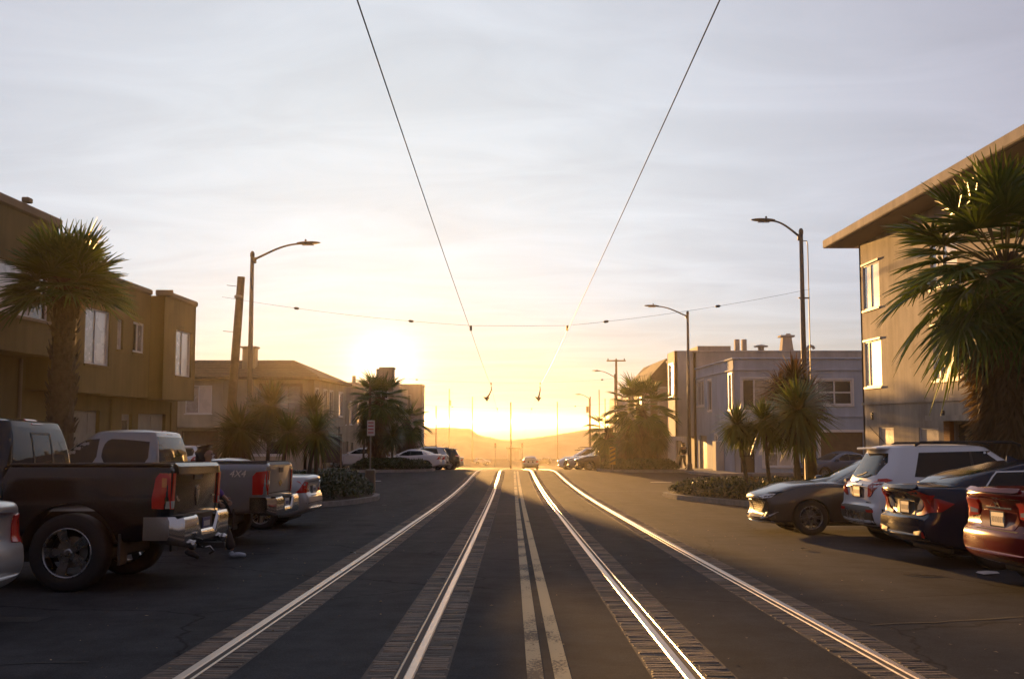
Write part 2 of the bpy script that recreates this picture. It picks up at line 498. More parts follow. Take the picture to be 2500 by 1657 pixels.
M['soffit'] = simple('soffit_paint', (.28, .22, .15), .8, var=.15, scale=2)
M['glass_dark'] = simple('window_glass', (.020, .022, .024), .04, spec=.8, ior=1.7)
M['glass_blind'] = simple('window_blind_behind_glass', (.62, .55, .47), .28, spec=.6, coat=1.0, var=.06, scale=1.5)
M['glass_curtain'] = simple('window_curtain_behind_glass', (.30, .28, .25), .25, spec=.6, coat=1.0, var=.3, scale=5)
M['metal_grey'] = simple('galvanised_steel', (.30, .29, .27), .45, metal=.8, var=.15, scale=6)
M['lamp_metal'] = simple('painted_pole', (.16, .13, .10), .5, metal=.3, var=.2, scale=5)
M['wood_pole'] = simple('weathered_wood', (.20, .135, .075), .85, var=.35, scale=3, bump=.5, bscale=25)
M['wire'] = simple('wire', (.06, .05, .045), .5, metal=.5)
M['black_iron'] = simple('black_iron', (.02, .02, .02), .5)
M['brick_orange'] = simple('orange_brick', (.42, .17, .05), .8, var=.3, scale=8, bump=.5, bscale=30)

# ------------------------------------------------------------------ ground, road, tracks
TX = {'l': -1.43, 'r': 1.92}           # track centres
GAUGE = 1.435
ys = []
y = -60.0
while y < 450:
    ys.append(y)
    y += 1.5 if y < 130 else (5 if y < 300 else 12)
ys.append(450)
xs = [-700, -200, -60, -30, -12, -6, -3, 0, 3, 6, 12, 30, 60, 200, 700]
mb = MB()
mb.add([(x, y, g(y)) for y in ys for x in xs], [(j * len(xs) + i, j * len(xs) + i + 1, (j + 1) * len(xs) + i + 1, (j + 1) * len(xs) + i) for j in range(len(ys) - 1) for i in range(len(xs) - 1)])
road = mb.build('road', M['asphalt']); tag(road, 'dark worn asphalt street running down to the sea', kind='structure')
mb = MB(); mb.box((-30000, 445, -18), (30000, 45000, -13.0))
sea = mb.build('sea', M['sea']); tag(sea, 'calm sea at the end of the street', kind='structure')

def strip(mb, x0, x1, y0, y1, dz, step=1.5):
    n = max(1, int(math.ceil((y1 - y0) / step)))
    vs = []
    for i in range(n + 1):
        yy = y0 + (y1 - y0) * i / n
        vs += [(x0, yy, g(yy) + dz), (x1, yy, g(yy) + dz)]
    mb.add(vs, [(2 * i, 2 * i + 1, 2 * i + 3, 2 * i + 2) for i in range(n)])

# centre line: two yellow strips
for k, xc in enumerate((.155, .335)):
    mb = MB(); strip(mb, xc - .055, xc + .055, -6, 64, .005)
    o = mb.build('centre_line', M['yellow_worn' if k == 0 else 'yellow'])
    tag(o, ('left' if k == 0 else 'right') + ' stripe of the worn double yellow centre line', 'road marking', 'double yellow centre line')
# dashes and marks in the side street mouth
for (x0, x1, y0, y1, lab) in ((-7.6, -6.4, 50.2, 50.6, 'short white stop bar left of the tracks in the side street mouth'), (6.6, 7.6, 49.0, 49.35, 'short white mark right of the tracks in the side street mouth')):
    mb = MB(); strip(mb, x0, x1, y0, y1, .005, .2)
    o = mb.build('road_mark', M['white_paint']); tag(o, lab, 'road marking')

# tram tracks: girder rails with groove, brick setts either side
def rail(parent, xg, inner):
    """xg: gauge face; inner: +1 when the groove lies on the +x side of the head"""
    h0, h1 = (xg - .068, xg) if inner > 0 else (xg, xg + .068)
    def pro(xa, xb, top, nm, mt, par, depth=.05):
        mb = MB()
        n = 110; y0, y1 = -8.0, 118.0
        vs = []
        for i in range(n + 1):
            yy = y0 + (y1 - y0) * i / n
            z = g(yy) + top
            c = .008 if nm != 'groove' else 0
            vs += [(xa, yy, z - depth), (xa, yy, z - c), (xa + c, yy, z), (xb - c, yy, z), (xb, yy, z - c), (xb, yy, z - depth)]
        fs = []
        for i in range(n):
            for k in range(5):
                fs.append((i * 6 + k, i * 6 + k + 6, i * 6 + k + 7, i * 6 + k + 1))
        mb.add(vs, fs)
        return mb.build(nm, mt, par)
    rl = pro(h0, h1, .012, 'rail', M['rail'], parent)
    a, b = (xg + .0, xg + .042) if inner > 0 else (xg - .042, xg)
    pro(a, b, .0042, 'groove', M['groove'], rl, .03)
    a, b = (xg + .042, xg + .062) if inner > 0 else (xg - .062, xg - .042)
    pro(a, b, .009, 'guard_lip', M['rail_lip'], rl)
    return rl

rnd = random.Random(5)
def make_brick(w, d, seed):
    r2 = random.Random(seed)
    mb = MB()
    j = lambda a: r2.uniform(-a, a)
    b = .010
    t = [(-w / 2 + b, -d / 2 + b), (w / 2 - b, -d / 2 + b), (w / 2 - b, d / 2 - b), (-w / 2 + b, d / 2 - b)]
    o = [(-w / 2, -d / 2), (w / 2, -d / 2), (w / 2, d / 2), (-w / 2, d / 2)]
    vs = [(x + j(.004), y_ + j(.004), 0 + j(.003)) for x, y_ in t] + [(x + j(.004), y_ + j(.005), -.009) for x, y_ in o] + [(x, y_, -.06) for x, y_ in o]
    fs = [(0, 1, 2, 3)]
    for i in range(4):
        k = (i + 1) % 4
        fs += [(4 + i, 4 + k, k, i), (8 + i, 8 + k, 4 + k, 4 + i)]
    mb.add(vs, fs)
    return mb
brick_src = [make_brick(.195, .066, s) for s in range(7)]
brick_mats = [M['brick'], M['brick'], M['brick_b'], M['brick_c']]
brick_me = [(src, [src.mesh('brick', mt) for mt in brick_mats]) for src in brick_src]
# recessed bed of dark mortar below the setts
for side, xc in TX.items():
    yb = -8.0
    root = thing('tram_track', (xc, 0, 0), ('left' if side == 'l' else 'right') + ' hand tram track of shining grooved rails between brick setts', 'tram track', 'tram tracks in the street')
    rails = [(xc - GAUGE / 2, 1), (xc + GAUGE / 2, -1)]
    cells = []
    for xg, inner in rails:
        rail(root, xg, inner)
        # sides: outside the head, and beyond the lip
        if inner > 0: cols = [(xg - .068 - .108, 0), (xg + .062 + .108, 1)]
        else: cols = [(xg + .068 + .108, 0), (xg - .062 - .108, 1)]
        for cx, _ in cols:
            mb = MB(); strip(mb, cx - .108, cx + .108, -8, 66, .002)
            mb.build('mortar_bed', M['groove'], root)
            yy = 5.2 + rnd.uniform(0, .08)
            while yy < 64:
                cells.append((yy, cx)); yy += .075 + rnd.uniform(-.006, .010)
    cells.sort()
    bulk = {0: MB(), 1: MB(), 2: MB()}
    for k, (yy, cx) in enumerate(cells):
        src, mes = rnd.choice(brick_me)
        mi = rnd.randrange(4)
        if rnd.random() < .05: continue                      # missing setts filled with tar
        x_ = cx + rnd.uniform(-.012, .012); z_ = g(yy) + .0055 + rnd.uniform(-.003, .0025)
        rz = rnd.uniform(-.05, .05)
        slope = (g(yy + .5) - g(yy - .5))
        if k < 300:
            o = link_mesh('brick', mes[mi], root, (x_ - xc, yy, z_), (math.atan(slope) + rnd.uniform(-.03, .03), rnd.uniform(-.02, .02), rz))
        else:
            ca, sa = math.cos(rz), math.sin(rz)
            bulk[min(mi, 2) if mi != 1 else 0].add([(x_ + a * ca - b_ * sa, yy + a * sa + b_ * ca, z_ + c + b_ * slope) for a, b_, c in src.v], src.f)
    for mi, b_ in bulk.items():
        o = b_.build('brick_setts', [M['brick'], M['brick_b'], M['brick_c']][mi], root)
        tag(o, kind='stuff')

# tar seams and repair patches across the road
pr = random.Random(11)
for (x0, x1, y0, y1, lab) in ((-1.0, .05, 26.0, 26.5, 'dark trench patch between the left rails'), (-8.2, -4.2, 9.2, 9.5, 'thin dark patch near the black pickup'), (3.1, 6.8, 40.4, 41.0, 'dark trench patch at the mouth of the side street')):
    mb = MB(); strip(mb, x0, x1, y0, y1, .004, .25)
    o = mb.build('asphalt_patch', M['patch']); tag(o, lab, 'asphalt patch')

# pavements with real kerbs
def slab(name, poly, top, mat, label=None, cat=None, kind=None, parent=None, step=2.0):
    """polygon cut into strips along y so that it follows the slope"""
    bm = bmesh.new()
    vs = [bm.verts.new((p[0], p[1], 0)) for p in poly]
    f = bm.faces.new(vs)
    y0, y1 = min(p[1] for p in poly), max(p[1] for p in poly)
    yy = y0 + step
    while yy < y1:
        bmesh.ops.bisect_plane(bm, geom=list(bm.verts) + list(bm.edges) + list(bm.faces), plane_co=(0, yy, 0), plane_no=(0, 1, 0))
        yy += step
    ret = bmesh.ops.extrude_face_region(bm, geom=list(bm.faces))
    up = [e for e in ret['geom'] if isinstance(e, bmesh.types.BMVert)]
    ups = set(up)
    for v in bm.verts:
        v.co.z = g(v.co.y) + (top if v in ups else -.3)
    bmesh.ops.recalc_face_normals(bm, faces=bm.faces)
    mb = MB().frombm(bm)
    o = mb.build(name, mat, parent)
    tag(o, label, cat, None, kind)
    return o
def inset(poly, d):
    n = len(poly); out = []
    area = sum(poly[i][0] * poly[(i + 1) % n][1] - poly[(i + 1) % n][0] * poly[i][1] for i in range(n))
    sg = 1 if area > 0 else -1
    for i in range(n):
        a, b, c = Vector(poly[i - 1]), Vector(poly[i]), Vector(poly[(i + 1) % n])
        e1, e2 = (b - a).normalized(), (c - b).normalized()
        n1, n2 = Vector((-e1.y, e1.x)) * sg, Vector((-e2.y, e2.x)) * sg
        bis = (n1 + n2)
        if bis.length < 1e-6: bis = n1
        bis.normalize()
        k = d / max(.35, bis.dot(n1))
        out.append((b.x + bis.x * k, b.y + bis.y * k))
    return out
slab('pavement_near_left', [(-60, -50), (-9.9, -50), (-9.9, 37.5), (-11, 39.6), (-60, 39.6)], .13, M['concrete'], 'pavement in front of the brown houses', kind='structure')
slab('pavement_near_right', [(60, -50), (60, 39.6), (11.3, 39.6), (10.2, 37.5), (10.2, -50)], .13, M['concrete'], 'pavement in front of the beige apartment block', kind='structure')
slab('pavement_far_left', [(-90, 58.5), (-11, 58.5), (-9.9, 60.5), (-9.9, 175), (-90, 175)], .13, M['concrete'], 'pavement beyond the side street on the left', kind='structure')
slab('pavement_far_right', [(90, 175), (10.2, 175), (10.2, 58.5), (11.3, 56.0), (90, 56.0)], .13, M['concrete'], 'pavement beyond the side street on the right', kind='structure')

PLANTERS = {
 'nl': [(-9.9, 26.8), (-7.2, 27.4), (-5.7, 28.6), (-4.75, 31.0), (-4.35, 33.4), (-4.5, 35.2), (-5.4, 36.9), (-7.4, 38.0), (-9.9, 38.4)],
 'nr': [(10.2, 38.4), (7.6, 38.2), (6.0, 37.5), (5.25, 36.2), (5.45, 34.2), (6.3, 31.4), (7.2, 28.9), (8.6, 27.2), (10.2, 26.8)],
 'fl': [(-9.9, 61.0), (-7.2, 61.2), (-5.6, 62.0), (-4.9, 63.4), (-4.9, 65.8), (-5.8, 67.2), (-9.9, 67.8)],
 'fr': [(10.2, 67.8), (6.4, 67.4), (5.5, 66.0), (5.2, 63.4), (5.9, 62.0), (7.6, 61.2), (10.2, 61.0)]}
for key, lab in (('nl', 'kerbed planting bulb beside the silver sedan'), ('nr', 'kerbed planting bulb in front of the grey sedan nose'), ('fl', 'far kerbed planting bulb left of the tracks beyond the side street'), ('fr', 'far kerbed planting bulb right of the tracks beyond the side street')):
    poly = PLANTERS[key]
    o = slab('planter', poly, .15, M['kerb'], lab, 'planter', step=1.0)
    ORG[o.name] = Vector((0, 0, 0))
    slab('soil', inset(poly, .18), .158, M['earth'], parent=o, step=1.0)

# dunes beyond the coast road
def dune_h(x, y):
    """crest height of the ridge seen from the street"""
    pts_x = [-400, -120, -60, -38, -34, -26, -18, -13.5, -12, -8, -3, 4, 12, 18, 25, 34, 60, 120, 400]
    pts_z = [1.5, 1.0, .5, -2.0, -1.4, -.8, -.9, -1.0, -3.4, -4.0, -5.0, -4.6, -3.6, -2.8, -1.6, -.6, .6, 1.6, 2.0]
    return pchip(pts_x, pts_z, x)
nx, ny = 130, 22
rr = random.Random(3)
vs = []
for j in range(ny + 1):
    yy = 318 + 90 * j / ny
    t = j / ny
    prof = math.sin(math.pi * min(1, t / .9)) ** .8 if t < .9 else 0
    for i in range(nx + 1):
        xx = -160 + 320 * i / nx + (0 if abs(i - nx / 2) < 60 else 0)
        base = g(yy) - .3
        h = dune_h(xx, yy) - base
        z = base + h * (prof if prof > 0 else 0) + (rr.uniform(-.25, .25) if 0 < prof else 0)
        vs.append((xx, yy, z))
mb = MB(); mb.add(vs, [(j * (nx + 1) + i, j * (nx + 1) + i + 1, (j + 1) * (nx + 1) + i + 1, (j + 1) * (nx + 1) + i) for j in range(ny) for i in range(nx)])
dune = mb.build('dunes', M['sand'], smooth=True); tag(dune, 'sand dunes between the coast road and the sea', kind='structure')

# ------------------------------------------------------------------ buildings
NORM = {'+x': Vector((1, 0, 0)), '-x': Vector((-1, 0, 0)), '-y': Vector((0, -1, 0)), '+y': Vector((0, 1, 0))}
UP = Vector((0, 0, 1))
INS = .16

def facade(root, side, lo, hi, mat, ops):
    """sheet wall with real openings on one side of the box lo..hi; openings in world coordinates (a0, a1, z0, z1, kind, options)"""
    N = NORM[side]
    U = Vector((-N.y, N.x, 0))
    if side == '+x': O = Vector((hi[0], lo[1], lo[2])); L = hi[1] - lo[1]; cv = lambda a: a - lo[1]
    elif side == '-x': O = Vector((lo[0], hi[1], lo[2])); L = hi[1] - lo[1]; cv = lambda a: hi[1] - a
    elif side == '-y': O = Vector((lo[0], lo[1], lo[2])); L = hi[0] - lo[0]; cv = lambda a: a - lo[0]
    else: O = Vector((hi[0], hi[1], lo[2])); L = hi[0] - lo[0]; cv = lambda a: hi[0] - a
    H = hi[2] - lo[2]
    holes = []
    for (a0, a1, z0, z1, kind, opt) in ops:
        u0, u1 = sorted((cv(a0), cv(a1)))
        holes.append((max(.02, u0), min(L - .02, u1), max(.01, z0 - lo[2]), min(H - .02, z1 - lo[2]), kind, opt))
    us = sorted({0, L} | {h[0] for h in holes} | {h[1] for h in holes})
    vs = sorted({0, H} | {h[2] for h in holes} | {h[3] for h in holes})
    mb = MB()
    P = lambda u, v, d=0: O + U * u + UP * v + N * d
    for i in range(len(us) - 1):
        for j in range(len(vs) - 1):
            uc, vc = (us[i] + us[i + 1]) / 2, (vs[j] + vs[j + 1]) / 2
            if any(h[0] < uc < h[1] and h[2] < vc < h[3] for h in holes): continue
            mb.quad(P(us[i], vs[j]), P(us[i + 1], vs[j]), P(us[i + 1], vs[j + 1]), P(us[i], vs[j + 1]))
    # edges back to the body
    mb.quad(P(0, 0), P(0, H), P(0, H, -INS), P(0, 0, -INS)); mb.quad(P(L, 0, -INS), P(L, H, -INS), P(L, H), P(L, 0))
    mb.quad(P(0, H), P(L, H), P(L, H, -INS), P(0, H, -INS)); mb.quad(P(0, 0, -INS), P(L, 0, -INS), P(L, 0), P(0, 0))
    for (u0, u1, v0, v1, kind, opt) in holes:
        d = -INS + .005
        mb.quad(P(u0, v0), P(u1, v0), P(u1, v0, d), P(u0, v0, d)); mb.quad(P(u0, v1, d), P(u1, v1, d), P(u1, v1), P(u0, v1))
        mb.quad(P(u0, v0), P(u0, v0, d), P(u0, v1, d), P(u0, v1)); mb.quad(P(u1, v0, d), P(u1, v0), P(u1, v1), P(u1, v1, d))
    mb.build('wall', mat, root)
    for (u0, u1, v0, v1, kind, opt) in holes:
        fm = M[opt.get('frame', 'trim_white')]
        if kind == 'win':
            fw = opt.get('fw', .055); rec = opt.get('rec', .07)
            f = MB()
            for (a, b, c, d) in ((u0, u1, v0, v0 + fw), (u0, u1, v1 - fw, v1), (u0, u0 + fw, v0 + fw, v1 - fw), (u1 - fw, u1, v0 + fw, v1 - fw)):
                f.obox(O, U, UP, N, (a + .002, b - .002), (c + .002, d - .002), (-rec - .05, -rec))
            panes = opt.get('panes', ['glass_dark'])
            tot = sum(p[1] if isinstance(p, tuple) else 1 for p in panes)
            cur = u0 + fw
            spans = []
            for k, p in enumerate(panes):
                nm, wt = p if isinstance(p, tuple) else (p, 1)
                w = (u1 - u0 - 2 * fw) * wt / tot
                spans.append((cur, cur + w, nm)); cur += w
                if k < len(panes) - 1:
                    f.obox(O, U, UP, N, (cur - fw / 2, cur + fw / 2), (v0 + fw, v1 - fw), (-rec - .05, -rec - .004))
            if opt.get('hung'):
                vm = (v0 + v1) / 2
                f.obox(O, U, UP, N, (u0 + fw, u1 - fw), (vm - fw / 2, vm + fw / 2), (-rec - .05, -rec - .008))
            w = f.build('window', fm, root)
            for (a, b, nm) in spans:
                rows = [(v0 + fw, v1 - fw)] if not opt.get('hung') else [(v0 + fw, (v0 + v1) / 2), ((v0 + v1) / 2, v1 - fw)]
                for (c, d) in rows:
                    q = MB(); q.obox(O, U, UP, N, (a, b), (c, d), (-rec - .04, -rec - .03))
                    q.build('pane', M[nm], w)
            sp = opt.get('sill', .05)
            if sp:
                q = MB(); q.obox(O, U, UP, N, (u0 - .05, u1 + .05), (v0 - .07, v0 - .002), (.002, sp)); q.build('sill', M[opt.get('sillm', opt.get('frame', 'trim_white'))], w)
            if opt.get('head'):
                q = MB(); q.obox(O, U, UP, N, (u0 - .05, u1 + .05), (v1 + .002, v1 + .07), (.002, sp)); q.build('lintel', M[opt.get('sillm', opt.get('frame', 'trim_white'))], w)
            if opt.get('trim'):
                t = opt['trim']; q = MB()
                for (a, b, c, d) in ((u0 - t, u1 + t, v1 + .072 if opt.get('head') else v1, v1 + t), (u0 - t, u0, v0, v1), (u1, u1 + t, v0, v1), (u0 - t, u1 + t, v0 - t, v0)):
                    if d > c: q.obox(O, U, UP, N, (a, b), (c, d), (.002, .03))
                q.build('casing', fm, w)
        elif kind == 'garage':
            f = MB()
            f.obox(O, U, UP, N, (u0 + .003, u1 - .003), (v0, v1 - .003), (-.14, -.11))
            gd = f.build('garage_door', M[opt.get('mat', 'garage_wood')], root)
            rows, cols = opt.get('rows', 4), opt.get('cols', 3)
            for r_ in range(rows):
                for c_ in range(cols):
                    a = u0 + (u1 - u0) * (c_ + .08) / cols; b = u0 + (u1 - u0) * (c_ + .92) / cols
                    c = v0 + (v1 - v0) * (r_ + .10) / rows; d = v0 + (v1 - v0) * (r_ + .90) / rows
                    q = MB(); q.obox(O, U, UP, N, (a, b), (c, d), (-.108, -.095)); q.build('panel', M[opt.get('mat', 'garage_wood')], gd)
            if opt.get('trim'):
                t = opt['trim']; q = MB()
                for (a, b, c, d) in ((u0 - t, u1 + t, v1, v1 + t), (u0 - t, u0, v0, v1), (u1, u1 + t, v0, v1)):
                    q.obox(O, U, UP, N, (a, b), (c, d), (.002, .04))
                q.build('casing', fm, gd)
        elif kind == 'door':
            f = MB(); f.obox(O, U, UP, N, (u0 + .003, u1 - .003), (v0, v1 - .003), (-.14, -.10))
            dr = f.build('door', M[opt.get('mat', 'door_dark')], root)
            q = MB()
            w_ = (u1 - u0)
            q.obox(O, U, UP, N, (u0 + w_ * .22, u1 - w_ * .22), (v0 + (v1 - v0) * .55, v1 - .2), (-.099, -.09)); q.build('pane', M['glass_dark'], dr)
            q = MB(); c = P(u1 - .12, v0 + 1.0, -.07); q.lathe([(0, -.03), (.03, -.02), (.03, .02), (0, .03)], c, 'z', 8); q.build('handle', M['metal_grey'], dr)
    return P

def block(root, lo, hi, mat, faces={}):
    a, b = list(lo), list(hi)
    if '+x' in faces: b[0] -= INS
    if '-x' in faces: a[0] += INS
    if '-y' in faces: a[1] += INS
    if '+y' in faces: b[1] -= INS
    mb = MB(); mb.box(a, (b[0], b[1], b[2] - .004)); mb.build('wall', mat, root)
    for s, ops in faces.items():
        facade(root, s, lo, hi, mat, ops)

def cap(root, lo, hi, z, h, mat, over=.06, w=.3, sides='-x+x-y+y', name='parapet'):
    """coping along chosen edges of a flat roof"""
    for s in ('-x', '+x', '-y', '+y'):
        if s not in sides: continue
        if s == '-x': a, b = (lo[0] - over, lo[1] - over), (lo[0] + w, hi[1] + over)
        if s == '+x': a, b = (hi[0] - w, lo[1] - over), (hi[0] + over, hi[1] + over)
        if s == '-y': a, b = (lo[0] + (w if '-x' in sides else -over) + .003, lo[1] - over), (hi[0] - (w if '+x' in sides else -over) - .003, lo[1] + w)
        if s == '+y': a, b = (lo[0] + (w if '-x' in sides else -over) + .003, hi[1] - w), (hi[0] - (w if '+x' in sides else -over) - .003, hi[1] + over)
        mb = MB(); mb.bbox((a[0], a[1], z + .002), (b[0], b[1], z + h), .04); mb.build(name, mat, root)

BL = 'glass_blind'; DK = 'glass_dark'; CU = 'glass_curtain'
# --- near left: two brown stucco row houses
h1 = thing('row_house', (-12, 19, g(19)), 'taller brown stucco house at the left edge, behind the fan palm', 'house', 'brown stucco houses')
block(h1, (-24, 12, -1.2), (-12.45, 25.95, 6.35), M['brown_wall_b'], {'+x': [
    (15.2, 18.2, -1.0, 1.75, 'garage', {'mat': 'garage_wood'}), (22.35, 23.2, -1.0, 1.6, 'door', {}), (24.2, 25.0, -.9, 1.55, 'win', {'panes': [DK], 'frame': 'trim_brown'})]})
block(h1, (-12.6, 12.3, 3.05), (-11.6, 25.9, 6.352), M['brown_wall_b'], {'+x': [
    (20.6, 25.55, 3.9, 5.12, 'win', {'panes': [(CU, 1.4), (BL, 1.5), (DK, .62)], 'sillm': 'brown_cap', 'sill': .07}),
    (14.2, 18.8, 3.9, 5.12, 'win', {'panes': [DK, BL]})], '+y': []})
cap(h1, (-24, 12), (-11.6, 25.95), 6.35, .24, M['brown_cap'], sides='+x-y+y')
mb = MB(); mb.bbox((-11.62, 23.9, 6.6), (-11.45, 24.15, 6.72), .02); mb.build('roof_vent', M['brown_cap'], h1)
mb = MB(); mb.tube([(-12.38, 25.8, 3.0), (-12.38, 25.8, -.9)], .045, 8); mb.build('downpipe', M['brown_cap'], h1)
mb = MB(); mb.box((-12.445, 23.55, 1.0), (-12.42, 23.8, 1.14)); o = mb.build('number_plate', simple('blue_plate', (.05, .16, .35), .4), h1)

h2 = thing('row_house', (-12, 32, g(32)), 'brown stucco house with two square bays at the left corner', 'house', 'brown stucco houses')
block(h2, (-24, 25.98, -1.6), (-12.45, 38.2, 5.6), M['brown_wall'], {'+x': [
    (28.9, 31.0, -1.4, 1.74, 'garage', {'mat': 'garage_pale', 'rows': 4, 'cols': 3}),
    (32.75, 33.65, -1.4, 1.66, 'door', {'mat': 'garage_pale'}),
    (34.2, 36.9, -1.4, 1.68, 'garage', {'mat': 'garage_pale', 'rows': 4, 'cols': 2})], '+y': [(-20, -18.5, 3, 4.4, 'win', {})]})
block(h2, (-12.7, 30.0, 2.2), (-12.05, 34.1, 5.602), M['brown_wall'], {'+x': [
    (31.15, 31.62, 3.62, 4.55, 'win', {'panes': [BL], 'fw': .04, 'sillm': 'brown_wall'}),
    (32.45, 33.42, 3.62, 4.6, 'win', {'panes': [(DK, .8), (CU, 1)], 'fw': .07, 'sillm': 'brown_wall', 'rec': .03})]})
block(h2, (-12.7, 26.2, 2.22), (-11.78, 30.1, 5.604), M['brown_wall'], {'+x': [
    (28.15, 29.9, 3.02, 4.6, 'win', {'panes': [(CU, .55), (BL, .65)], 'fw': .05, 'sillm': 'brown_wall', 'rec': .05})]})
block(h2, (-12.7, 34.0, 2.16), (-11.6, 37.4, 5.606), M['brown_wall'], {'+x': [
    (35.25, 36.95, 3.0, 4.6, 'win', {'panes': [(CU, .6), (BL, .7)], 'fw': .05, 'sillm': 'brown_wall', 'rec': .05})], '-y': [], '+y': []})
for (lo, hi) in (((-24, 30.16), (-12.05, 33.93)), ((-24, 26.05), (-11.78, 30.1)), ((-24, 34.0), (-11.6, 37.4)), ((-24, 37.46), (-12.45, 38.2))):
    cap(h2, lo, hi, 5.61, .19, M['brown_cap'], sides='+x')
mb = MB(); mb.bbox((-11.9, 33.935, 5.61), (-11.31, 33.99, 5.795), .02); mb.build('parapet', M['brown_cap'], h2)
for yy in (31.75, 37.3):
    mb = MB(); mb.tube([(-12.39, yy, 2.1), (-12.39, yy, -1.2)], .04, 8); mb.build('downpipe', M['brown_wall'], h2)

# --- near right: three-storey beige block with deep flat eaves
b1 = thing('apartment_block', (13, 26, g(26)), 'three storey beige stucco apartment block with overhanging flat roof', 'building')
wtop = dict(panes=[(CU, .9), (BL, 1.1)], frame='trim_white', fw=.05, rec=.012, sill=.06, head=True)
wlow = dict(panes=[(CU, .35), (BL, 1.2)], frame='trim_white', fw=.05, rec=.012, sill=.06, head=True)
ops = []
for (a, b) in ((35.7, 37.35), (29.4, 31.3), (23.6, 25.5), (18.0, 20.0)):
    ops += [(a, b, 5.45, 7.08, 'win', wtop), (a, b, 2.66, 4.3, 'win', wlow)]
ops += [(34.75, 36.15, -.3, 1.22, 'win', dict(panes=[BL], fw=.05, rec=.03, sill=0)), (31.1, 32.6, -.3, 1.22, 'win', dict(panes=[BL], fw=.05, rec=.03, sill=0)),
        (27.9, 29.9, -1.2, 1.35, 'door', {}), (20, 24, -1.0, 1.3, 'garage', {})]
block(b1, (12.9, 13.0, -1.6), (28, 37.7, 7.95), M['beige_wall'], {'-x': ops, '-y': [], '+y': []})
mb = MB(); mb.bbox((11.8, 12.0, 7.96), (29, 38.5, 8.27), .03); rf = mb.build('roof', M['beige_wall'], b1)
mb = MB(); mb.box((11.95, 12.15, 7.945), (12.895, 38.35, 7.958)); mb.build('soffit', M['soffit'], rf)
mb = MB(); mb.box((12.86, 13.0, 2.02), (12.898, 37.74, 2.10)); mb.build('trim_band', M['beige_wall'], b1)
for (yy, z) in ((36.75, 1.62), (30.7, 1.62)):
    mb = MB(); mb.bbox((12.86, yy - .09, z - .13), (12.9, yy + .09, z + .13), .01); mb.build('wall_vent', M['black_iron'], b1)
for (a, b) in ((30.0, 30.45), (27.35, 27.8)):
    pil = MB(); pil.box((12.80, a, -1.6), (12.897, b, 1.42)); po = pil.build('brick_pillar', M['brick_orange'], b1)
    z = -1.3; k = 0
    while z < 1.38:
        q = MB(); q.bbox((12.775, a + .01, z), (12.802, b - .01, z + .055), .006); q.build('brick', M['brick_orange'], po)
        z += .067
mb = MB(); mb.box((12.3, 27.2, 1.44), (12.895, 30.6, 1.60)); mb.build('porch_canopy', M['beige_wall'], b1)

# --- far left corner: cream house with hipped shingle roof
h3 = thing('corner_house', (-20, 68, g(66)), 'cream two storey corner house with a dark hipped shingle roof', 'house')
wf = dict(frame='trim_white', fw=.06, rec=.05, trim=.09)
block(h3, (-36, 62.6, -3.2), (-12.5, 74, 1.05), M['cream_wall'], {'-y': [
    (-20.0, -18.0, -1.5, .75, 'garage', {'mat': 'garage_wood', 'frame': 'trim_brown', 'trim': .1}), (-16.0, -13.9, -.6, .25, 'win', dict(panes=[CU, DK], **wf)), (-27, -24, -1.5, .8, 'garage', {})], '+x': [
    (64.0, 66.8, -1.7, .7, 'garage', {'mat': 'garage_pale'}), (68.2, 69.2, -1.8, .4, 'door', {}), (70.6, 72.0, -.8, .5, 'win', dict(panes=[DK], **wf))]})
block(h3, (-36, 62.0, 1.06), (-12.0, 74, 3.95), M['cream_wall'], {'-y': [
    (-19.75, -18.15, 1.9, 3.6, 'win', dict(panes=[CU, BL], frame='trim_white', fw=.06, rec=.05)), (-15.2, -12.75, 1.9, 3.62, 'win', dict(panes=[CU, (BL, 1.3), CU], frame='trim_brown', fw=.08, rec=.05, trim=.09)),
    (-27, -25, 1.9, 3.6, 'win', dict(panes=[DK, CU], **wf))], '+x': [
    (62.5, 63.4, 1.8, 3.4, 'win', dict(panes=[CU], **wf)), (65.2, 66.4, 1.6, 3.4, 'win', dict(panes=[BL], **wf)), (67.4, 68.6, 1.8, 3.4, 'win', dict(panes=[CU], **wf)), (71, 72.6, 1.8, 3.4, 'win', dict(panes=[CU], **wf))]})
mb = MB()
ex0, ex1, ey0, ey1, ez, rz_ = -36.4, -11.6, 61.5, 74.4, 3.96, 5.42
rx0, rx1, ry = -31, -14.3, 67.0
mb.add([(ex0, ey0, ez), (ex1, ey0, ez), (ex1, ey1, ez), (ex0, ey1, ez), (rx0, ry, rz_), (rx1, ry, rz_),
        (ex0, ey0, ez + .16), (ex1, ey0, ez + .16), (ex1, ey1, ez + .16), (ex0, ey1, ez + .16)],
       [(0, 3, 2, 1), (0, 1, 7, 6), (1, 2, 8, 7), (2, 3, 9, 8), (3, 0, 6, 9), (6, 7, 5, 4), (7, 8, 5), (8, 9, 4, 5), (9, 6, 4)])
rf = mb.build('roof', M['shingle'], h3)
mb = MB(); mb.bbox((-16.9, 64.0, 4.0), (-16.1, 64.8, 6.0), .03); mb.bbox((-17.0, 63.9, 6.0), (-16.0, 64.9, 6.12), .03); mb.tube([(-16.5, 64.4, 6.1), (-16.5, 64.4, 6.45)], .12, 10); mb.build('chimney', M['cream_wall_b'], rf)
mb = MB(); mb.box((-17.4, 61.72, 1.06), (-15.6, 61.997, 3.95)); mb.build('chimney_breast', M['cream_wall_b'], h3)
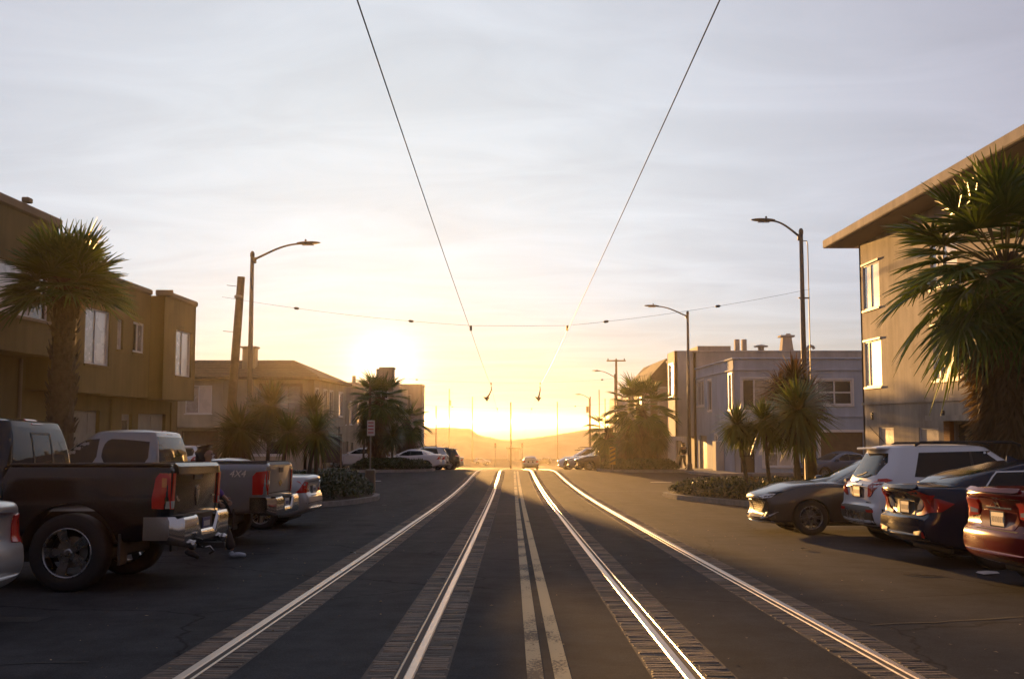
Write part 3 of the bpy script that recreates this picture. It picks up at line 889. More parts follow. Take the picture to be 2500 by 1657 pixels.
# shingle courses on the visible slope, each one a board edge
for k in range(9):
    t = (k + .5) / 9.5
    y_, z_ = ey0 + (ry - ey0) * t, ez + .16 + (rz_ - ez - .16) * t
    xa, xb = ex0 + (rx0 - ex0) * t, ex1 + (rx1 - ex1) * t
    mb = MB(); mb.box((xa, y_, z_ + .012), (xb, y_ + .06, z_ + .045)); mb.build('shingle_course', M['shingle'], rf)

# --- left row beyond it
h4 = thing('row_house', (-16, 86, g(86)), 'low flat roofed cream house with glowing roof edge beside the hipped roof', 'house', 'houses running down to the sea on the left')
wd = dict(frame='trim_white', fw=.07, rec=.06)
block(h4, (-30, 74.5, -6), (-12.5, 97.6, 4.15), M['cream_wall_b'], {'+x': [
    (76, 77.4, 1.2, 3.0, 'win', dict(panes=[BL], **wd)), (79, 80.6, 1.2, 3.0, 'win', dict(panes=[DK, CU], **wd)), (83, 85, 1.2, 3, 'win', dict(panes=[DK, BL], **wd)),
    (76, 78.6, -2.2, -.1, 'garage', {}), (80, 81, -2.3, -.2, 'door', {}), (83, 85.5, -2.4, -.2, 'garage', {'mat': 'garage_pale'}), (88, 90, 1, 2.8, 'win', dict(panes=[DK], **wd)), (88, 90.5, -2.7, -.5, 'garage', {})], '-y': []})
cap(h4, (-30, 74.5), (-12.5, 97.6), 4.15, .22, M['cream_wall'], sides='+x-y')
mb = MB(); mb.bbox((-13.9, 87, 4.2), (-13.1, 88, 4.75), .04); mb.tube([(-13.5, 87.5, 4.7), (-13.5, 87.5, 5.3)], .16, 10); mb.build('roof_vent', M['cream_wall_b'], h4)
h5 = thing('tower_house', (-12.5, 101, g(101)), 'narrow stucco tower the sun sets behind', 'building')
block(h5, (-20, 98.2, -6), (-12.2, 106, 5.0), M['cream_wall_b'], {'+x': [(101.4, 103.2, .6, 2.4, 'win', dict(panes=[DK], **wd))]})  # low block, its height raised to throw shade over the left of the road
block(h5, (-13.0, 98.0, -6), (-11.4, 99.6, 6.45), M['cream_wall'], {'-y': [(-12.55, -11.85, 3.6, 5.0, 'win', dict(panes=[DK], **wd))], '+x': []})
mb = MB(); mb.bbox((-12.75, 97.9, 6.455), (-11.3, 99.7, 6.62), .04); mb.build('parapet', M['cream_wall'], h5)
h6 = thing('apartment_house', (-14, 135, g(135)), 'three storey flat roofed building at the end of the left row', 'building')
block(h6, (-30, 122, -8), (-10.75, 126, 5.62), M['tan_wall'], {'-y': [
    (-13.6, -12.0, 3.0, 4.6, 'win', dict(panes=[DK, CU], **wd)), (-13.6, -12.0, -.2, 1.4, 'win', dict(panes=[DK, CU], **wd)), (-17, -15, 3.0, 4.6, 'win', dict(panes=[DK], **wd))], '+x': [
    (123.2, 124.8, 2.8, 4.6, 'win', dict(panes=[BL], **wd))]})
cap(h6, (-30, 122), (-10.75, 126), 5.62, .25, M['tan_wall'], sides='+x-y')
h7 = thing('row_house', (-16, 113, g(113)), 'plain cream house between the tower and the end building', 'house', 'houses running down to the sea on the left')
block(h7, (-30, 106.2, -8), (-12.3, 121.6, 5.3), M['cream_wall'], {'+x': [(109, 111, .5, 2.2, 'win', dict(panes=[DK], **wd)), (115, 117, .5, 2.2, 'win', dict(panes=[BL], **wd))], '-y': []})  # roof raised so the house keeps the low sun off the left roadway

# --- far right corner: blue-grey house
r1 = thing('corner_house', (18, 63, g(62)), 'blue grey two storey corner house with white window frames and flat roof', 'house')
wb = dict(frame='trim_white', fw=.08, rec=.03, trim=.10, sill=.09)
block(r1, (12.5, 57.7, -3.2), (30, 69.6, 4.9), M['blue_wall'], {'-y': [
    (12.95, 15.9, 2.0, 3.82, 'win', dict(panes=[(DK, .55), (CU, 1.2), (DK, .8)], **wb)),
    (17.15, 19.15, 2.35, 3.75, 'win', dict(panes=[DK, DK], hung=True, **wb)),
    (17.3, 19.7, -1.7, .82, 'garage', {'mat': 'garage_wood', 'trim': .14, 'rows': 4, 'cols': 4}), (14.1, 15.7, -1.1, .4, 'win', dict(panes=[CU, BL], hung=True, **wb)), (12.8, 13.6, -1.6, .4, 'door', {}),
    (24, 26, 2.3, 3.8, 'win', dict(panes=[DK, DK], hung=True, **wb))], '-x': [
    (66.7, 69.2, 2.45, 4.1, 'win', dict(panes=[CU, CU], **wb)), (64.2, 65.3, 2.1, 4.0, 'win', dict(panes=[DK], **wb)), (58.25, 59.0, 2.1, 4.1, 'win', dict(panes=[CU], **wb)),
    (62.6, 63.4, -1.5, .6, 'win', dict(panes=[DK], **wb)), (66, 68.6, -1.8, .5, 'garage', {'mat': 'garage_pale'})]})
cap(r1, (12.5, 57.7), (30, 69.6), 4.9, .12, M['blue_wall'], sides='-x-y', over=.10)
mb = MB(); mb.bbox((12.43, 57.62, 4.28), (30, 57.697, 4.36), .01); mb.build('cornice', M['blue_wall'], r1)
mb = MB(); mb.bbox((12.42, 57.64, 4.28), (12.497, 69.5, 4.36), .01); mb.build('cornice', M['blue_wall'], r1)
mb = MB(); mb.bbox((16.6, 57.64, 1.66), (30, 57.697, 1.76), .01); mb.build('trim_band', M['blue_wall'], r1)
mb = MB(); mb.bbox((12.0, 60.6, -1.75), (12.48, 61.6, .25), .02); mb.build('bin_enclosure', M['white_wall'], r1)

# --- taller tan house behind it
r2 = thing('row_house', (20, 73, g(73)), 'taller tan house with chimneys rising behind the blue corner house', 'house', 'houses running down to the sea on the right')
wl_ = dict(frame='trim_white', fw=.08, rec=.04, trim=.08)
block(r2, (12.4, 69.8, -5), (40, 82, 6.1), M['tan_wall'], {'-x': [(75, 77, 2.6, 4.6, 'win', dict(panes=[BL], **wl_)), (78.5, 80.5, 2.6, 4.6, 'win', dict(panes=[BL], **wl_)), (75, 78, -2.2, 0, 'garage', {})], '-y': []})
block(r2, (11.15, 70.0, .4), (12.5, 73.4, 6.25), M['white_wall'], {'-x': [(70.7, 72.7, 3.2, 5.4, 'win', dict(panes=[BL], **wl_))], '-y': [], '+y': []})
cap(r2, (12.4, 69.8), (40, 82), 6.1, .15, M['tan_wall'], sides='-x-y')
block(r2, (12.9, 71.0, 6.1), (15.2, 74.5, 6.65), M['tan_wall'], {})
for (x, s) in ((15.9, .16), (16.4, .16)):
    mb = MB(); mb.bbox((x - s, 72, 6.1), (x + s, 72.4, 7.2), .03); mb.build('flue_pipe', M['tan_wall'], r2)
mb = MB(); mb.tube([(17.6, 72.2, 6.1), (17.6, 72.2, 6.7)], .22, 10); mb.lathe([(0, 6.66), (.5, 6.66), (.5, 6.74), (.0, 6.86)], (17.6, 72.2, 0), 'z', 12); mb.build('roof_vent', M['metal_grey'], r2)
mb = MB(); mb.add([(19.0, 72, 6.1), (19.9, 72, 6.1), (19.9, 72.8, 6.1), (19.0, 72.8, 6.1), (19.15, 72.1, 7.35), (19.75, 72.1, 7.35), (19.75, 72.7, 7.35), (19.15, 72.7, 7.35)], [(0, 1, 5, 4), (1, 2, 6, 5), (2, 3, 7, 6), (3, 0, 4, 7), (4, 5, 6, 7)])
mb.bbox((18.95, 71.95, 7.353), (19.95, 72.85, 7.5), .03); mb.tube([(19.6, 72.4, 7.5), (19.6, 72.4, 7.62)], .18, 10); mb.build('chimney', M['tan_wall'], r2)
mb = MB(); mb.tube([(20.9, 72.3, 6.1), (20.9, 72.3, 6.55), (20.98, 72.3, 6.68), (21.15, 72.3, 6.74), (21.32, 72.3, 6.68), (21.38, 72.3, 6.52)], .11, 10); mb.build('roof_vent', M['metal_grey'], r2)

# --- gabled house further down
r3 = thing('gabled_house', (14, 90, g(90)), 'narrow gabled house with white bay windows catching the sun', 'house', 'houses running down to the sea on the right')
block(r3, (11.4, 84, -6), (26, 98, 4.7), M['cream_wall_b'], {'-x': [(90, 92, 2.2, 4.2, 'win', dict(panes=[BL], **wl_)), (86, 89, -3, -.6, 'garage', {})], '-y': [(12.0, 12.9, 2.0, 4.2, 'win', dict(panes=[BL], **wl_))]})
mb = MB()
mb.add([(11.0, 83.5, 4.75), (12.6, 83.5, 6.55), (14.6, 83.5, 4.75), (11.0, 98, 4.75), (12.6, 98, 6.55), (14.6, 98, 4.75)], [(0, 1, 2), (5, 4, 3), (0, 3, 4, 1), (1, 4, 5, 2), (2, 5, 3, 0)])
mb.build('roof', M['shingle'], r3)
block(r3, (10.75, 84.6, -.2), (11.5, 88.2, 4.5), M['white_wall'], {'-x': [(85.1, 87.7, 2.2, 4.0, 'win', dict(panes=[BL, BL], **wl_))], '-y': [(10.85, 11.35, 2.2, 4.0, 'win', dict(panes=[BL], **wl_))], '+y': []})
r4 = thing('row_house', (15, 112, g(112)), 'pale flat roofed house showing behind the far fan palm', 'house', 'houses running down to the sea on the right')
block(r4, (11.2, 98.5, -8), (26, 118, 3.9), M['white_wall'], {'-x': [(101, 103, 1, 3, 'win', dict(panes=[BL], **wl_)), (108, 110, 1, 3, 'win', dict(panes=[BL], **wl_))], '-y': []})
block(r4, (10.6, 104, -1.5), (11.3, 108, 3.6), M['white_wall'], {'-y': [], '-x': []})
# beach building by the coast road
bb = thing('beach_hut', (.5, 305, g(305)), 'small pale block building by the coast road straight ahead', 'building')
mb = MB(); mb.bbox((-1.4, 303, -10.2), (2.2, 307, -6.6), .05); mb.build('wall', M['tan_wall'], bb)
mb = MB(); mb.bbox((-1.8, 302.6, -6.598), (2.6, 307.4, -6.2), .05); mb.build('roof', M['shingle'], bb)

# ------------------------------------------------------------------ plants
M['palm_green'] = leaf_mat('palm_leaf', (.034, .080, .014), (.10, .15, .026), .4, .2)
M['palm_stalk'] = simple('palm_stalk', (.16, .13, .045), .5, var=.25, scale=6)
M['palm_dead'] = leaf_mat('dead_palm_leaf', (.10, .070, .040), (.20, .15, .095), .8, .2)
M['palm_trunk'] = simple('palm_trunk', (.115, .080, .050), .9, var=.4, scale=9, bump=.6, bscale=25)
M['yucca'] = leaf_mat('sword_leaf', (.036, .080, .014), (.12, .155, .026), .38, .2)
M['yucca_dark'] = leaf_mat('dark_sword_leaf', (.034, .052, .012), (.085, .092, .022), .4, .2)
M['yucca_red'] = leaf_mat('bronze_sword_leaf', (.065, .038, .018), (.13, .075, .030), .4, .2)
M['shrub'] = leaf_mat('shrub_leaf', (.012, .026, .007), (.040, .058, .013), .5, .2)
M['lily'] = leaf_mat('strap_leaf', (.045, .085, .016), (.12, .17, .03), .4, .35)
M['bark'] = simple('plant_bark', (.10, .075, .05), .9, var=.35, scale=8, bump=.6, bscale=20)

def fan_frond(elev, Lp, Lb, seed, nb=34, droop=.25, spread=118, wide=.034):
    r = random.Random(seed)
    e = R(elev)
    st = MB(); fl = MB()
    pts = []
    for i in range(6):
        t = i / 5
        ee = e - t * .35 * math.cos(e)
        p = Vector((0, 0, 0)) if i == 0 else pts[-1] + Vector((math.cos(ee), 0, math.sin(ee))) * (Lp / 5)
        pts.append(p)
    st.tube(pts, [.026, .022, .018, .016, .014, .012], 5)
    b = pts[-1]; ee = e - .45 * math.cos(e)
    d = Vector((math.cos(ee), 0, math.sin(ee))); y = Vector((0, 1, 0)); n = d.cross(y) * -1
    if n.z < 0: n = -n
    for k in range(nb):
        a = R(-spread + 2 * spread * k / (nb - 1)) + r.uniform(-.02, .02)
        dr = (d * math.cos(a) + y * math.sin(a) + n * (.22 * abs(math.sin(a)) + r.uniform(-.04, .04))).normalized()
        L = Lb * (1 - .28 * (abs(a) / R(spread)) ** 2) * r.uniform(.88, 1.06)
        side = n.cross(dr).normalized()
        tilt = (side * math.cos(.55) + n * math.sin(.55 if k % 2 else -.55))
        dp = droop * r.uniform(.7, 1.4)
        vs = []
        for i in range(6):
            t = i / 5
            p = b + dr * (L * t) + Vector((0, 0, -1)) * (dp * L * max(0, t - .35) ** 1.7)
            w = wide * Lb * (t / .45 if t < .45 else 1 - (t - .45) / .55 * .96) + .003
            vs += [p - tilt * w, p + tilt * w]
        fl.add(vs, [(2 * i, 2 * i + 1, 2 * i + 3, 2 * i + 2) for i in range(5)])
    return st, fl

FROND = {}
def frond_pair(key, *a, dead=False, **k):
    if key not in FROND:
        st, fl = fan_frond(*a, **k)
        FROND[key] = (fl.mesh('frond', M['palm_dead' if dead else 'palm_green']), st.mesh('stalk', M['palm_dead' if dead else 'palm_stalk']))
    return FROND[key]

def fan_palm(loc, H, R0, Lp, Lb, n, label, seed, skirt=0, skirt_len=1.0, group='fan palms along the street', elevs=(82, -38), trunk_r=(.30, .24), boots=True, skirt_band=(.25, 0.0), droop=(.2, .5)):
    r = random.Random(seed)
    x, y, z = loc
    root = thing('fan_palm', loc, label, 'palm', group)
    # trunk with old leaf bases
    mb = MB()
    prof = []
    nr = 22
    for i in range(nr + 1):
        t = i / nr
        rad = trunk_r[0] * (1 - t) + trunk_r[1] * t + (.10 * (1 - t) ** 6) + r.uniform(-.012, .012)
        prof.append((rad, H * t - .05))
    mb.lathe(prof, (x, y, z), 'z', 14)
    if boots:
        for i in range(int(H * 75)):
            t = r.random() ** .8; a = r.uniform(0, 6.283)
            rad = trunk_r[0] * (1 - t) + trunk_r[1] * t
            zz = z + H * t
            c, s = math.cos(a), math.sin(a)
            l = r.uniform(.10, .28); w = r.uniform(.035, .07); o = r.uniform(.04, .13)
            p0 = Vector((x + c * rad * .95, y + s * rad * .95, zz)); p1 = Vector((x + c * (rad + o), y + s * (rad + o), zz + l)); sd = Vector((-s, c, 0))
            mb.add([p0 - sd * w, p0 + sd * w, p1 + sd * w * .5, p1 - sd * w * .5, p0 + Vector((c, s, 0)) * .05], [(0, 1, 2, 3), (0, 4, 1), (1, 4, 2), (4, 0, 3), (4, 3, 2)])
    mb.build('trunk', M['palm_trunk'], root)
    for i in range(n):
        t = i / (n - 1)
        el = elevs[0] + (elevs[1] - elevs[0]) * t ** .85
        cls = round(el / 10) * 10
        v = i % 2
        dd = droop[0] + (droop[1] - droop[0]) * t
        fl, st = frond_pair((cls, Lp, Lb, v), cls, Lp * (1.0 if v else .85), Lb, cls * 7 + v + 1000, droop=dd)
        az = i * 2.39996 + r.uniform(-.25, .25)
        hz_ = H - .1 - .35 * t
        fo = link_mesh('frond', fl, root, (.12 * math.cos(az), .12 * math.sin(az), hz_), (r.uniform(-.05, .05), r.uniform(-.05, .05), az), (R0 * r.uniform(.9, 1.1),) * 3)
        link_mesh('stalk', st, fo)
    for i in range(skirt):
        t = i / max(1, skirt - 1)
        cls = -60 - 25 * t * r.uniform(.8, 1.0)
        cls = round(cls / 8) * 8
        fl, st = frond_pair(('dead', cls, Lb, i % 2), cls, Lp * .45, Lb * .95, 77 + cls + i % 2, dead=True, droop=.05, spread=70, wide=.03)
        az = i * 2.39996 + r.uniform(-.4, .4)
        hz_ = H - .35 - (H * skirt_band[0]) * t
        fo = link_mesh('dead_frond', fl, root, (.16 * math.cos(az), .16 * math.sin(az), hz_), (0, 0, az), (skirt_len * r.uniform(.85, 1.2),) * 3)
        link_mesh('stalk', st, fo)
    return root

def rosette(n, L, seed, w=.03, lo=-60, droop=.35):
    r = random.Random(seed)
    mb = MB()
    for i in range(n):
        t = (i + .5) / n
        u = math.sin(R(lo)) + (1 - math.sin(R(lo))) * t
        el = math.asin(max(-1, min(1, u)))
        az = i * 2.39996 + r.uniform(-.2, .2)
        d = Vector((math.cos(el) * math.cos(az), math.cos(el) * math.sin(az), math.sin(el)))
        sd = Vector((-math.sin(az), math.cos(az), 0))
        nn = d.cross(sd)
        l = L * r.uniform(.78, 1.1)
        b = d * .05 + Vector((0, 0, (.5 - abs(t - .5)) * .08))
        dp = droop * r.uniform(.4, 1.5)
        vs = []
        for k in range(5):
            q = k / 4
            p = b + d * (l * q) + Vector((0, 0, -1)) * (dp * l * q ** 2.4 * (.4 + .6 * math.cos(el)))
            ww = w * (.55 + 1.1 * q if q < .4 else (1 - q) * 1.65) + .001
            vs += [p - sd * ww + nn * ww * .35, p + sd * ww + nn * ww * .35]
        mb.add(vs, [(2 * k, 2 * k + 1, 2 * k + 3, 2 * k + 2) for k in range(4)])
    return mb

ROS = {m: [rosette(240, 1.35, s + 3, .058, -74, .24).mesh('leaf_rosette', M[m]) for s in range(3)] for m in ('yucca', 'yucca_dark', 'yucca_red')}
def cordyline(base, head, rad, label, seed, mat='yucca', extra=(), group='cabbage trees in the planting bulbs', rt=.055):
    r = random.Random(seed)
    root = thing('cabbage_tree', base, label, 'tree', group)
    b, h = Vector(base), Vector(head)
    def stem(a, c, r0, r1):
        mb = MB(); n = 9; pts = []
        off = Vector((r.uniform(-.12, .12), r.uniform(-.12, .12), 0))
        for i in range(n):
            t = i / (n - 1)
            pts.append(a.lerp(c, t) + off * math.sin(math.pi * t) + Vector((r.uniform(-.01, .01), r.uniform(-.01, .01), 0)))
        mb.tube(pts, [r0 + (r1 - r0) * i / (n - 1) + r.uniform(-.006, .006) for i in range(n)], 8)
        mb.build('trunk', M['bark'], root, smooth=True)
    stem(b - Vector((0, 0, .1)), h, rt * 1.35, rt)
    heads = [(h, rad)] + [(Vector(e[0]), e[1]) for e in extra]
    for e in extra:
        stem(b.lerp(h, .55), Vector(e[0]), rt, rt * .8)
    for k, (p, rr_) in enumerate(heads):
        link_mesh('leaf_rosette', ROS[mat][(seed + k) % 3], root, p - b, (r.uniform(-.25, .25), r.uniform(-.25, .25), r.uniform(0, 6.28)), (rr_,) * 3)
    return root

def gp(x, y, dz=0.0):
    return (x, y, g(y) + dz)

# near palms on the pavements
fan_palm(gp(-10.0, 22.8, .13), 5.3, 1.0, .62, .92, 52, 'stout fan palm with a full green crown in front of the brown houses', 21, skirt=8, skirt_len=.4, trunk_r=(.26, .24), elevs=(84, 4), skirt_band=(.03, 0), droop=(.05, .5))
fan_palm(gp(10.5, 21.6, .13), 5.5, 1.06, 1.35, 1.05, 72, 'large shaggy fan palm with a dead leaf skirt before the beige block', 22, skirt=70, skirt_len=1.15, trunk_r=(.30, .24), elevs=(85, -50), skirt_band=(.42, 0), droop=(.12, .85))
# far palms beyond the side street
fan_palm(gp(-8.5, 66.0, .15), 4.6, 1.0, 1.0, 1.15, 34, 'bushy palm against the sun beyond the side street on the left', 23, skirt=36, skirt_len=1.1, elevs=(80, -45), skirt_band=(.5, 0), droop=(.1, .6))
fan_palm(gp(-7.4, 72.0, .13), 3.4, 1.0, .8, 1.0, 26, 'smaller palm to the right of the bushy far left palm', 24, skirt=24, skirt_len=1.0, elevs=(70, -60), skirt_band=(.5, 0), droop=(.1, .6))
fan_palm(gp(8.3, 66.0, .15), 4.0, 1.0, 1.35, 1.25, 36, 'broad fan palm with hanging skirt beyond the side street on the right', 25, skirt=60, skirt_len=1.45, elevs=(80, -45), skirt_band=(.45, 0), droop=(.1, .6))
fan_palm(gp(6.6, 70.0, .13), 2.7, 1.0, .9, 1.0, 26, 'low drooping palm left of the broad far fan palm', 26, skirt=18, skirt_len=1.0, elevs=(60, -60), skirt_band=(.4, 0), droop=(.2, .8))
# cabbage trees
for (x, y, hx, hy, hz_, rad, lab, s, mt, ex) in (
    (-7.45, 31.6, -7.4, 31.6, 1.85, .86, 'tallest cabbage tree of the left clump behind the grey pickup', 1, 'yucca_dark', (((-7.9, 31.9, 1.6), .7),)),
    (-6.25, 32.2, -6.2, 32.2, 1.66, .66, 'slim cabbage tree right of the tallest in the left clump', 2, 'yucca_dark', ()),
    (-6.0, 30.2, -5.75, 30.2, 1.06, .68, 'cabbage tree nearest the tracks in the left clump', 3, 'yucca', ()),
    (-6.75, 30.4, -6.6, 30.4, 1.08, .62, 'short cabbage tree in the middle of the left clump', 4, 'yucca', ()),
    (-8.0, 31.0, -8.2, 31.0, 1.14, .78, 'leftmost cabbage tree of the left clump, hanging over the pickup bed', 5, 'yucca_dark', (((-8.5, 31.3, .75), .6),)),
    (7.55, 33.0, 7.2, 33.0, 1.30, .66, 'leftmost cabbage tree of the right clump with sunlit yellow leaves', 6, 'yucca', (((7.5, 33.2, 1.05), .5),)),
    (8.3, 33.0, 8.1, 33.0, 1.42, .74, 'middle cabbage tree of the right clump', 7, 'yucca', (((8.5, 33.3, 1.1), .6),)),
    (9.15, 32.6, 9.1, 32.6, 1.75, 1.08, 'large round headed cabbage tree of the right clump', 8, 'yucca', (((9.2, 32.9, 1.1), .7),)),
    (9.7, 35.2, 9.65, 35.2, 2.75, .92, 'tall bronze cabbage tree behind the right clump', 9, 'yucca_red', (((9.3, 35.4, 2.4), .8), ((10.1, 35.1, 2.3), .8)))):
    cordyline(gp(x, y, .15), (hx, hy, hz_), rad, lab, s, mt, ex)
# low planting: uncountable leaf cover
def inpoly(p, poly):
    c = False; n = len(poly)
    for i in range(n):
        (x1, y1), (x2, y2) = poly[i], poly[(i + 1) % n]
        if (y1 > p[1]) != (y2 > p[1]) and p[0] < (x2 - x1) * (p[1] - y1) / (y2 - y1) + x1: c = not c
    return c
def edge_dist(p, poly):
    d = 9; P_ = Vector(p); n = len(poly)
    for i in range(n):
        a, b = Vector(poly[i]), Vector(poly[(i + 1) % n])
        t = max(0, min(1, (P_ - a).dot(b - a) / (b - a).length_squared))
        d = min(d, (P_ - a.lerp(b, t)).length)
    return d
from mathutils import noise as mnoise
def cover(key, n, hmax, label, seed, mat='shrub', size=.055):
    r = random.Random(seed); poly = inset(PLANTERS[key], .2)
    x0, x1 = min(p[0] for p in poly), max(p[0] for p in poly); y0, y1 = min(p[1] for p in poly), max(p[1] for p in poly)
    mb = MB(); k = 0
    while k < n:
        x, y = r.uniform(x0, x1), r.uniform(y0, y1)
        if not inpoly((x, y), poly): continue
        e = min(1, edge_dist((x, y), poly) / .6)
        hh = hmax * (.35 + .65 * e) * (.55 + .75 * (mnoise.noise(Vector((x * .9, y * .9, seed))) * .5 + .5))
        z = g(y) + .16 + hh * (1 - r.random() ** 2 * .8)
        a = r.uniform(0, 6.283); el = r.uniform(-.4, 1.2); l = size * r.uniform(.7, 1.7)
        d = Vector((math.cos(a) * math.cos(el), math.sin(a) * math.cos(el), math.sin(el))) * l
        sd = Vector((-math.sin(a), math.cos(a), r.uniform(-.4, .4))) * l * .38
        p = Vector((x, y, z))
        mb.add([p - d, p + sd, p + d, p - sd], [(0, 1, 2, 3)])
        k += 1
    o = mb.build('ground_cover', M[mat]); tag(o, label, 'shrubs', kind='stuff')
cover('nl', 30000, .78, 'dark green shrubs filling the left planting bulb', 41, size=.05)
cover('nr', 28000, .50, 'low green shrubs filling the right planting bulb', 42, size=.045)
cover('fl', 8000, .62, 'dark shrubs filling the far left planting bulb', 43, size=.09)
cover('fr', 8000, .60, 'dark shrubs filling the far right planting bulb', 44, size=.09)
# strap-leaf clumps that stand out of the cover
LILY = [rosette(70, .55, s + 60, .016, 8, .55).mesh('strap_leaves', M['lily']) for s in range(2)]
LRED = rosette(60, .6, 71, .014, 20, .25).mesh('strap_leaves', M['yucca_red'])
for (x, y, s, lab, me) in ((5.75, 35.9, .8, 'bright green strap leaf clump at the tip of the right bulb', LILY[0]), (6.55, 34.0, 1.25, 'large bright green strap leaf clump in the right bulb', LILY[1]),
                           (7.1, 32.6, .9, 'small green strap leaf clump beside the large one', LILY[0]), (7.9, 33.6, 1.15, 'bronze grass tuft at the foot of the right cabbage trees', LRED),
                           (-4.95, 32.4, .8, 'bright green clump on the street side of the left bulb', LILY[1]), (5.9, 63.6, 1.1, 'green clump at the tip of the far right bulb', LILY[0]), (7.0, 62.6, 1.0, 'second green clump in the far right bulb', LILY[1])):
    t = thing('strap_leaf_plant', gp(x, y, .16), lab, 'plant', 'strap leaf clumps in the bulbs')
    link_mesh('leaves', me, t, (0, 0, .05), (0, 0, x * 7), (s,) * 3)
for (x, y, hx, hz_, rad, lab, s) in ((7.2, 64.5, 7.2, .15, .7, 'young cabbage tree under the far right fan palm', 31), (9.2, 64.0, 9.1, .3, .75, 'cabbage tree right of the far right fan palm', 32), (-7.4, 63.4, -7.4, .5, .8, 'cabbage tree in the far left bulb', 33), (-9.3, 64.2, -9.2, .9, .8, 'cabbage tree behind the sign post in the far left bulb', 34)):
    cordyline(gp(x, y, .15), (hx, y, hz_), rad, lab, s, 'yucca_dark', (), 'cabbage trees beyond the side street')

# ------------------------------------------------------------------ lamps, poles, wires, signs
def street_lamp(x, y, h, arm, label, side, tilt=0.0, conduit=False):
    z0 = g(y) + .13
    t = thing('street_lamp', (x, y, z0), label, 'street lamp', 'street lamps on tall steel poles')
    mb = MB(); mb.tube([(x, y, z0 - .05), (x, y, z0 + h * .5), (x, y, z0 + h)], [.115, .095, .07], 12); po = mb.build('pole', M['lamp_metal'], t, smooth=True)
    mb = MB(); mb.lathe([(0, h), (.085, h), (.085, h + .12), (.05, h + .2), (0, h + .22)], (x, y, z0), 'z', 10); mb.build('pole_cap', M['lamp_metal'], po)
    mb = MB(); mb.bbox((x - .2, y - .2, z0 - .02), (x + .2, y + .2, z0 + .06), .02); mb.lathe([(.16, .06), (.15, .35), (.12, .42)], (x, y, z0), 'z', 12); mb.build('base', M['lamp_metal'], t)
    s = side; top = z0 + h - .12
    pts = [(x + s * .06, y, top)]
    for k in range(1, 13):
        q = k / 12
        pts.append((x + s * (arm * q), y, top + .60 * math.sin(q * math.pi / 2) ** 1.15))
    mb = MB(); mb.tube(pts, [.045 - .014 * i / 12 for i in range(13)], 8); ar = mb.build('arm', M['lamp_metal'], t, smooth=True)
    mb = MB(); mb.bbox((x + s * .06 - .07, y - .05, top - .12), (x + s * .06 + .09, y + .05, top + .1), .02); mb.build('bracket', M['lamp_metal'], ar)
    ex, ez = pts[-1][0], pts[-1][2]
    mb = MB()
    secs = [(-.12, .05, .045), (.0, .10, .065), (.18, .15, .075), (.45, .17, .07), (.62, .14, .05), (.74, .06, .02)]
    vs = []; fs = []
    for (d, w, hh) in secs:
        for k in range(8):
            a = 2 * math.pi * k / 8
            vs.append((ex + s * d, y + w * math.cos(a), ez + .02 + hh * math.sin(a) * (1.0 if math.sin(a) > 0 else .75) + d * .03))
    for i in range(len(secs) - 1):
        for k in range(8):
            fs.append((i * 8 + k, i * 8 + (k + 1) % 8, (i + 1) * 8 + (k + 1) % 8, (i + 1) * 8 + k))
    fs += [tuple(range(8)), tuple(range(40, 48))]
    mb.add(vs, fs); hd = mb.build('lamp_head', M['lamp_metal'], t, fix=True)
    mb = MB(); mb.box((min(ex + s * .08, ex + s * .5), y - .1, ez - .045), (max(ex + s * .08, ex + s * .5), y + .1, ez - .03)); mb.build('lens', M['glass_curtain'], hd)
    mb = MB(); mb.tube([(ex + s * .2, y, ez + .08), (ex + s * .2, y, ez + .17)], .035, 8); mb.build('photocell', M['lamp_metal'], hd)
    if conduit:
        mb = MB(); mb.tube([(x + .06, y, z0 + h - .25), (x + .2, y, z0 + h - .25), (x + .23, y, z0 + h - .4), (x + .23, y, z0 + .3)], .018, 6); mb.build('conduit', M['lamp_metal'], t)
        for k in (2.35, 5.0):
            mb = MB(); mb.box((x - .14, y - .02, z0 + h - k), (x + .25, y + .02, z0 + h - k + .05)); mb.build('strap', M['lamp_metal'], t)
    return t
street_lamp(-9.55, 37.3, 8.55, 1.75, 'street lamp beside the leaning wooden pole on the left', 1)
street_lamp(10.45, 36.6, 9.25, 1.05, 'street lamp before the beige block on the right', -1, conduit=True)
street_lamp(10.5, 60.9, 9.25, 1.85, 'street lamp beyond the side street in front of the tan house', -1)
street_lamp(10.45, 104, 9.3, 1.6, 'far street lamp standing before the pole with crossarms', -1)
street_lamp(10.45, 137, 9.3, 1.3, 'farthest street lamp on the right, just above the dunes', -1)

# leaning wooden trolley pole
tp = thing('trolley_pole', (-10.5, 37.6, g(37.6)), 'thick leaning wooden trolley pole left of the lamp', 'pole')
mb = MB(); mb.tube([(-10.42, 37.6, -1.6), (-10.24, 37.6, 2.6), (-10.02, 37.6, 6.75)], [.20, .165, .14], 14); pl = mb.build('pole', M['wood_pole'], tp, smooth=True)
mb = MB(); mb.lathe([(.165, 0), (.17, .02), (.17, .09), (.165, .11)], (-10.09, 37.6, 5.95), 'z', 14); mb.build('band', M['metal_grey'], tp)
for (dz, dx) in ((6.4, -.35), (4.7, -.45)):
    mb = MB(); mb.tube([(-10.2, 37.6, dz), (-10.2 + dx, 37.6, dz + .04)], .012, 6); mb.build('pole_step', M['metal_grey'], tp)
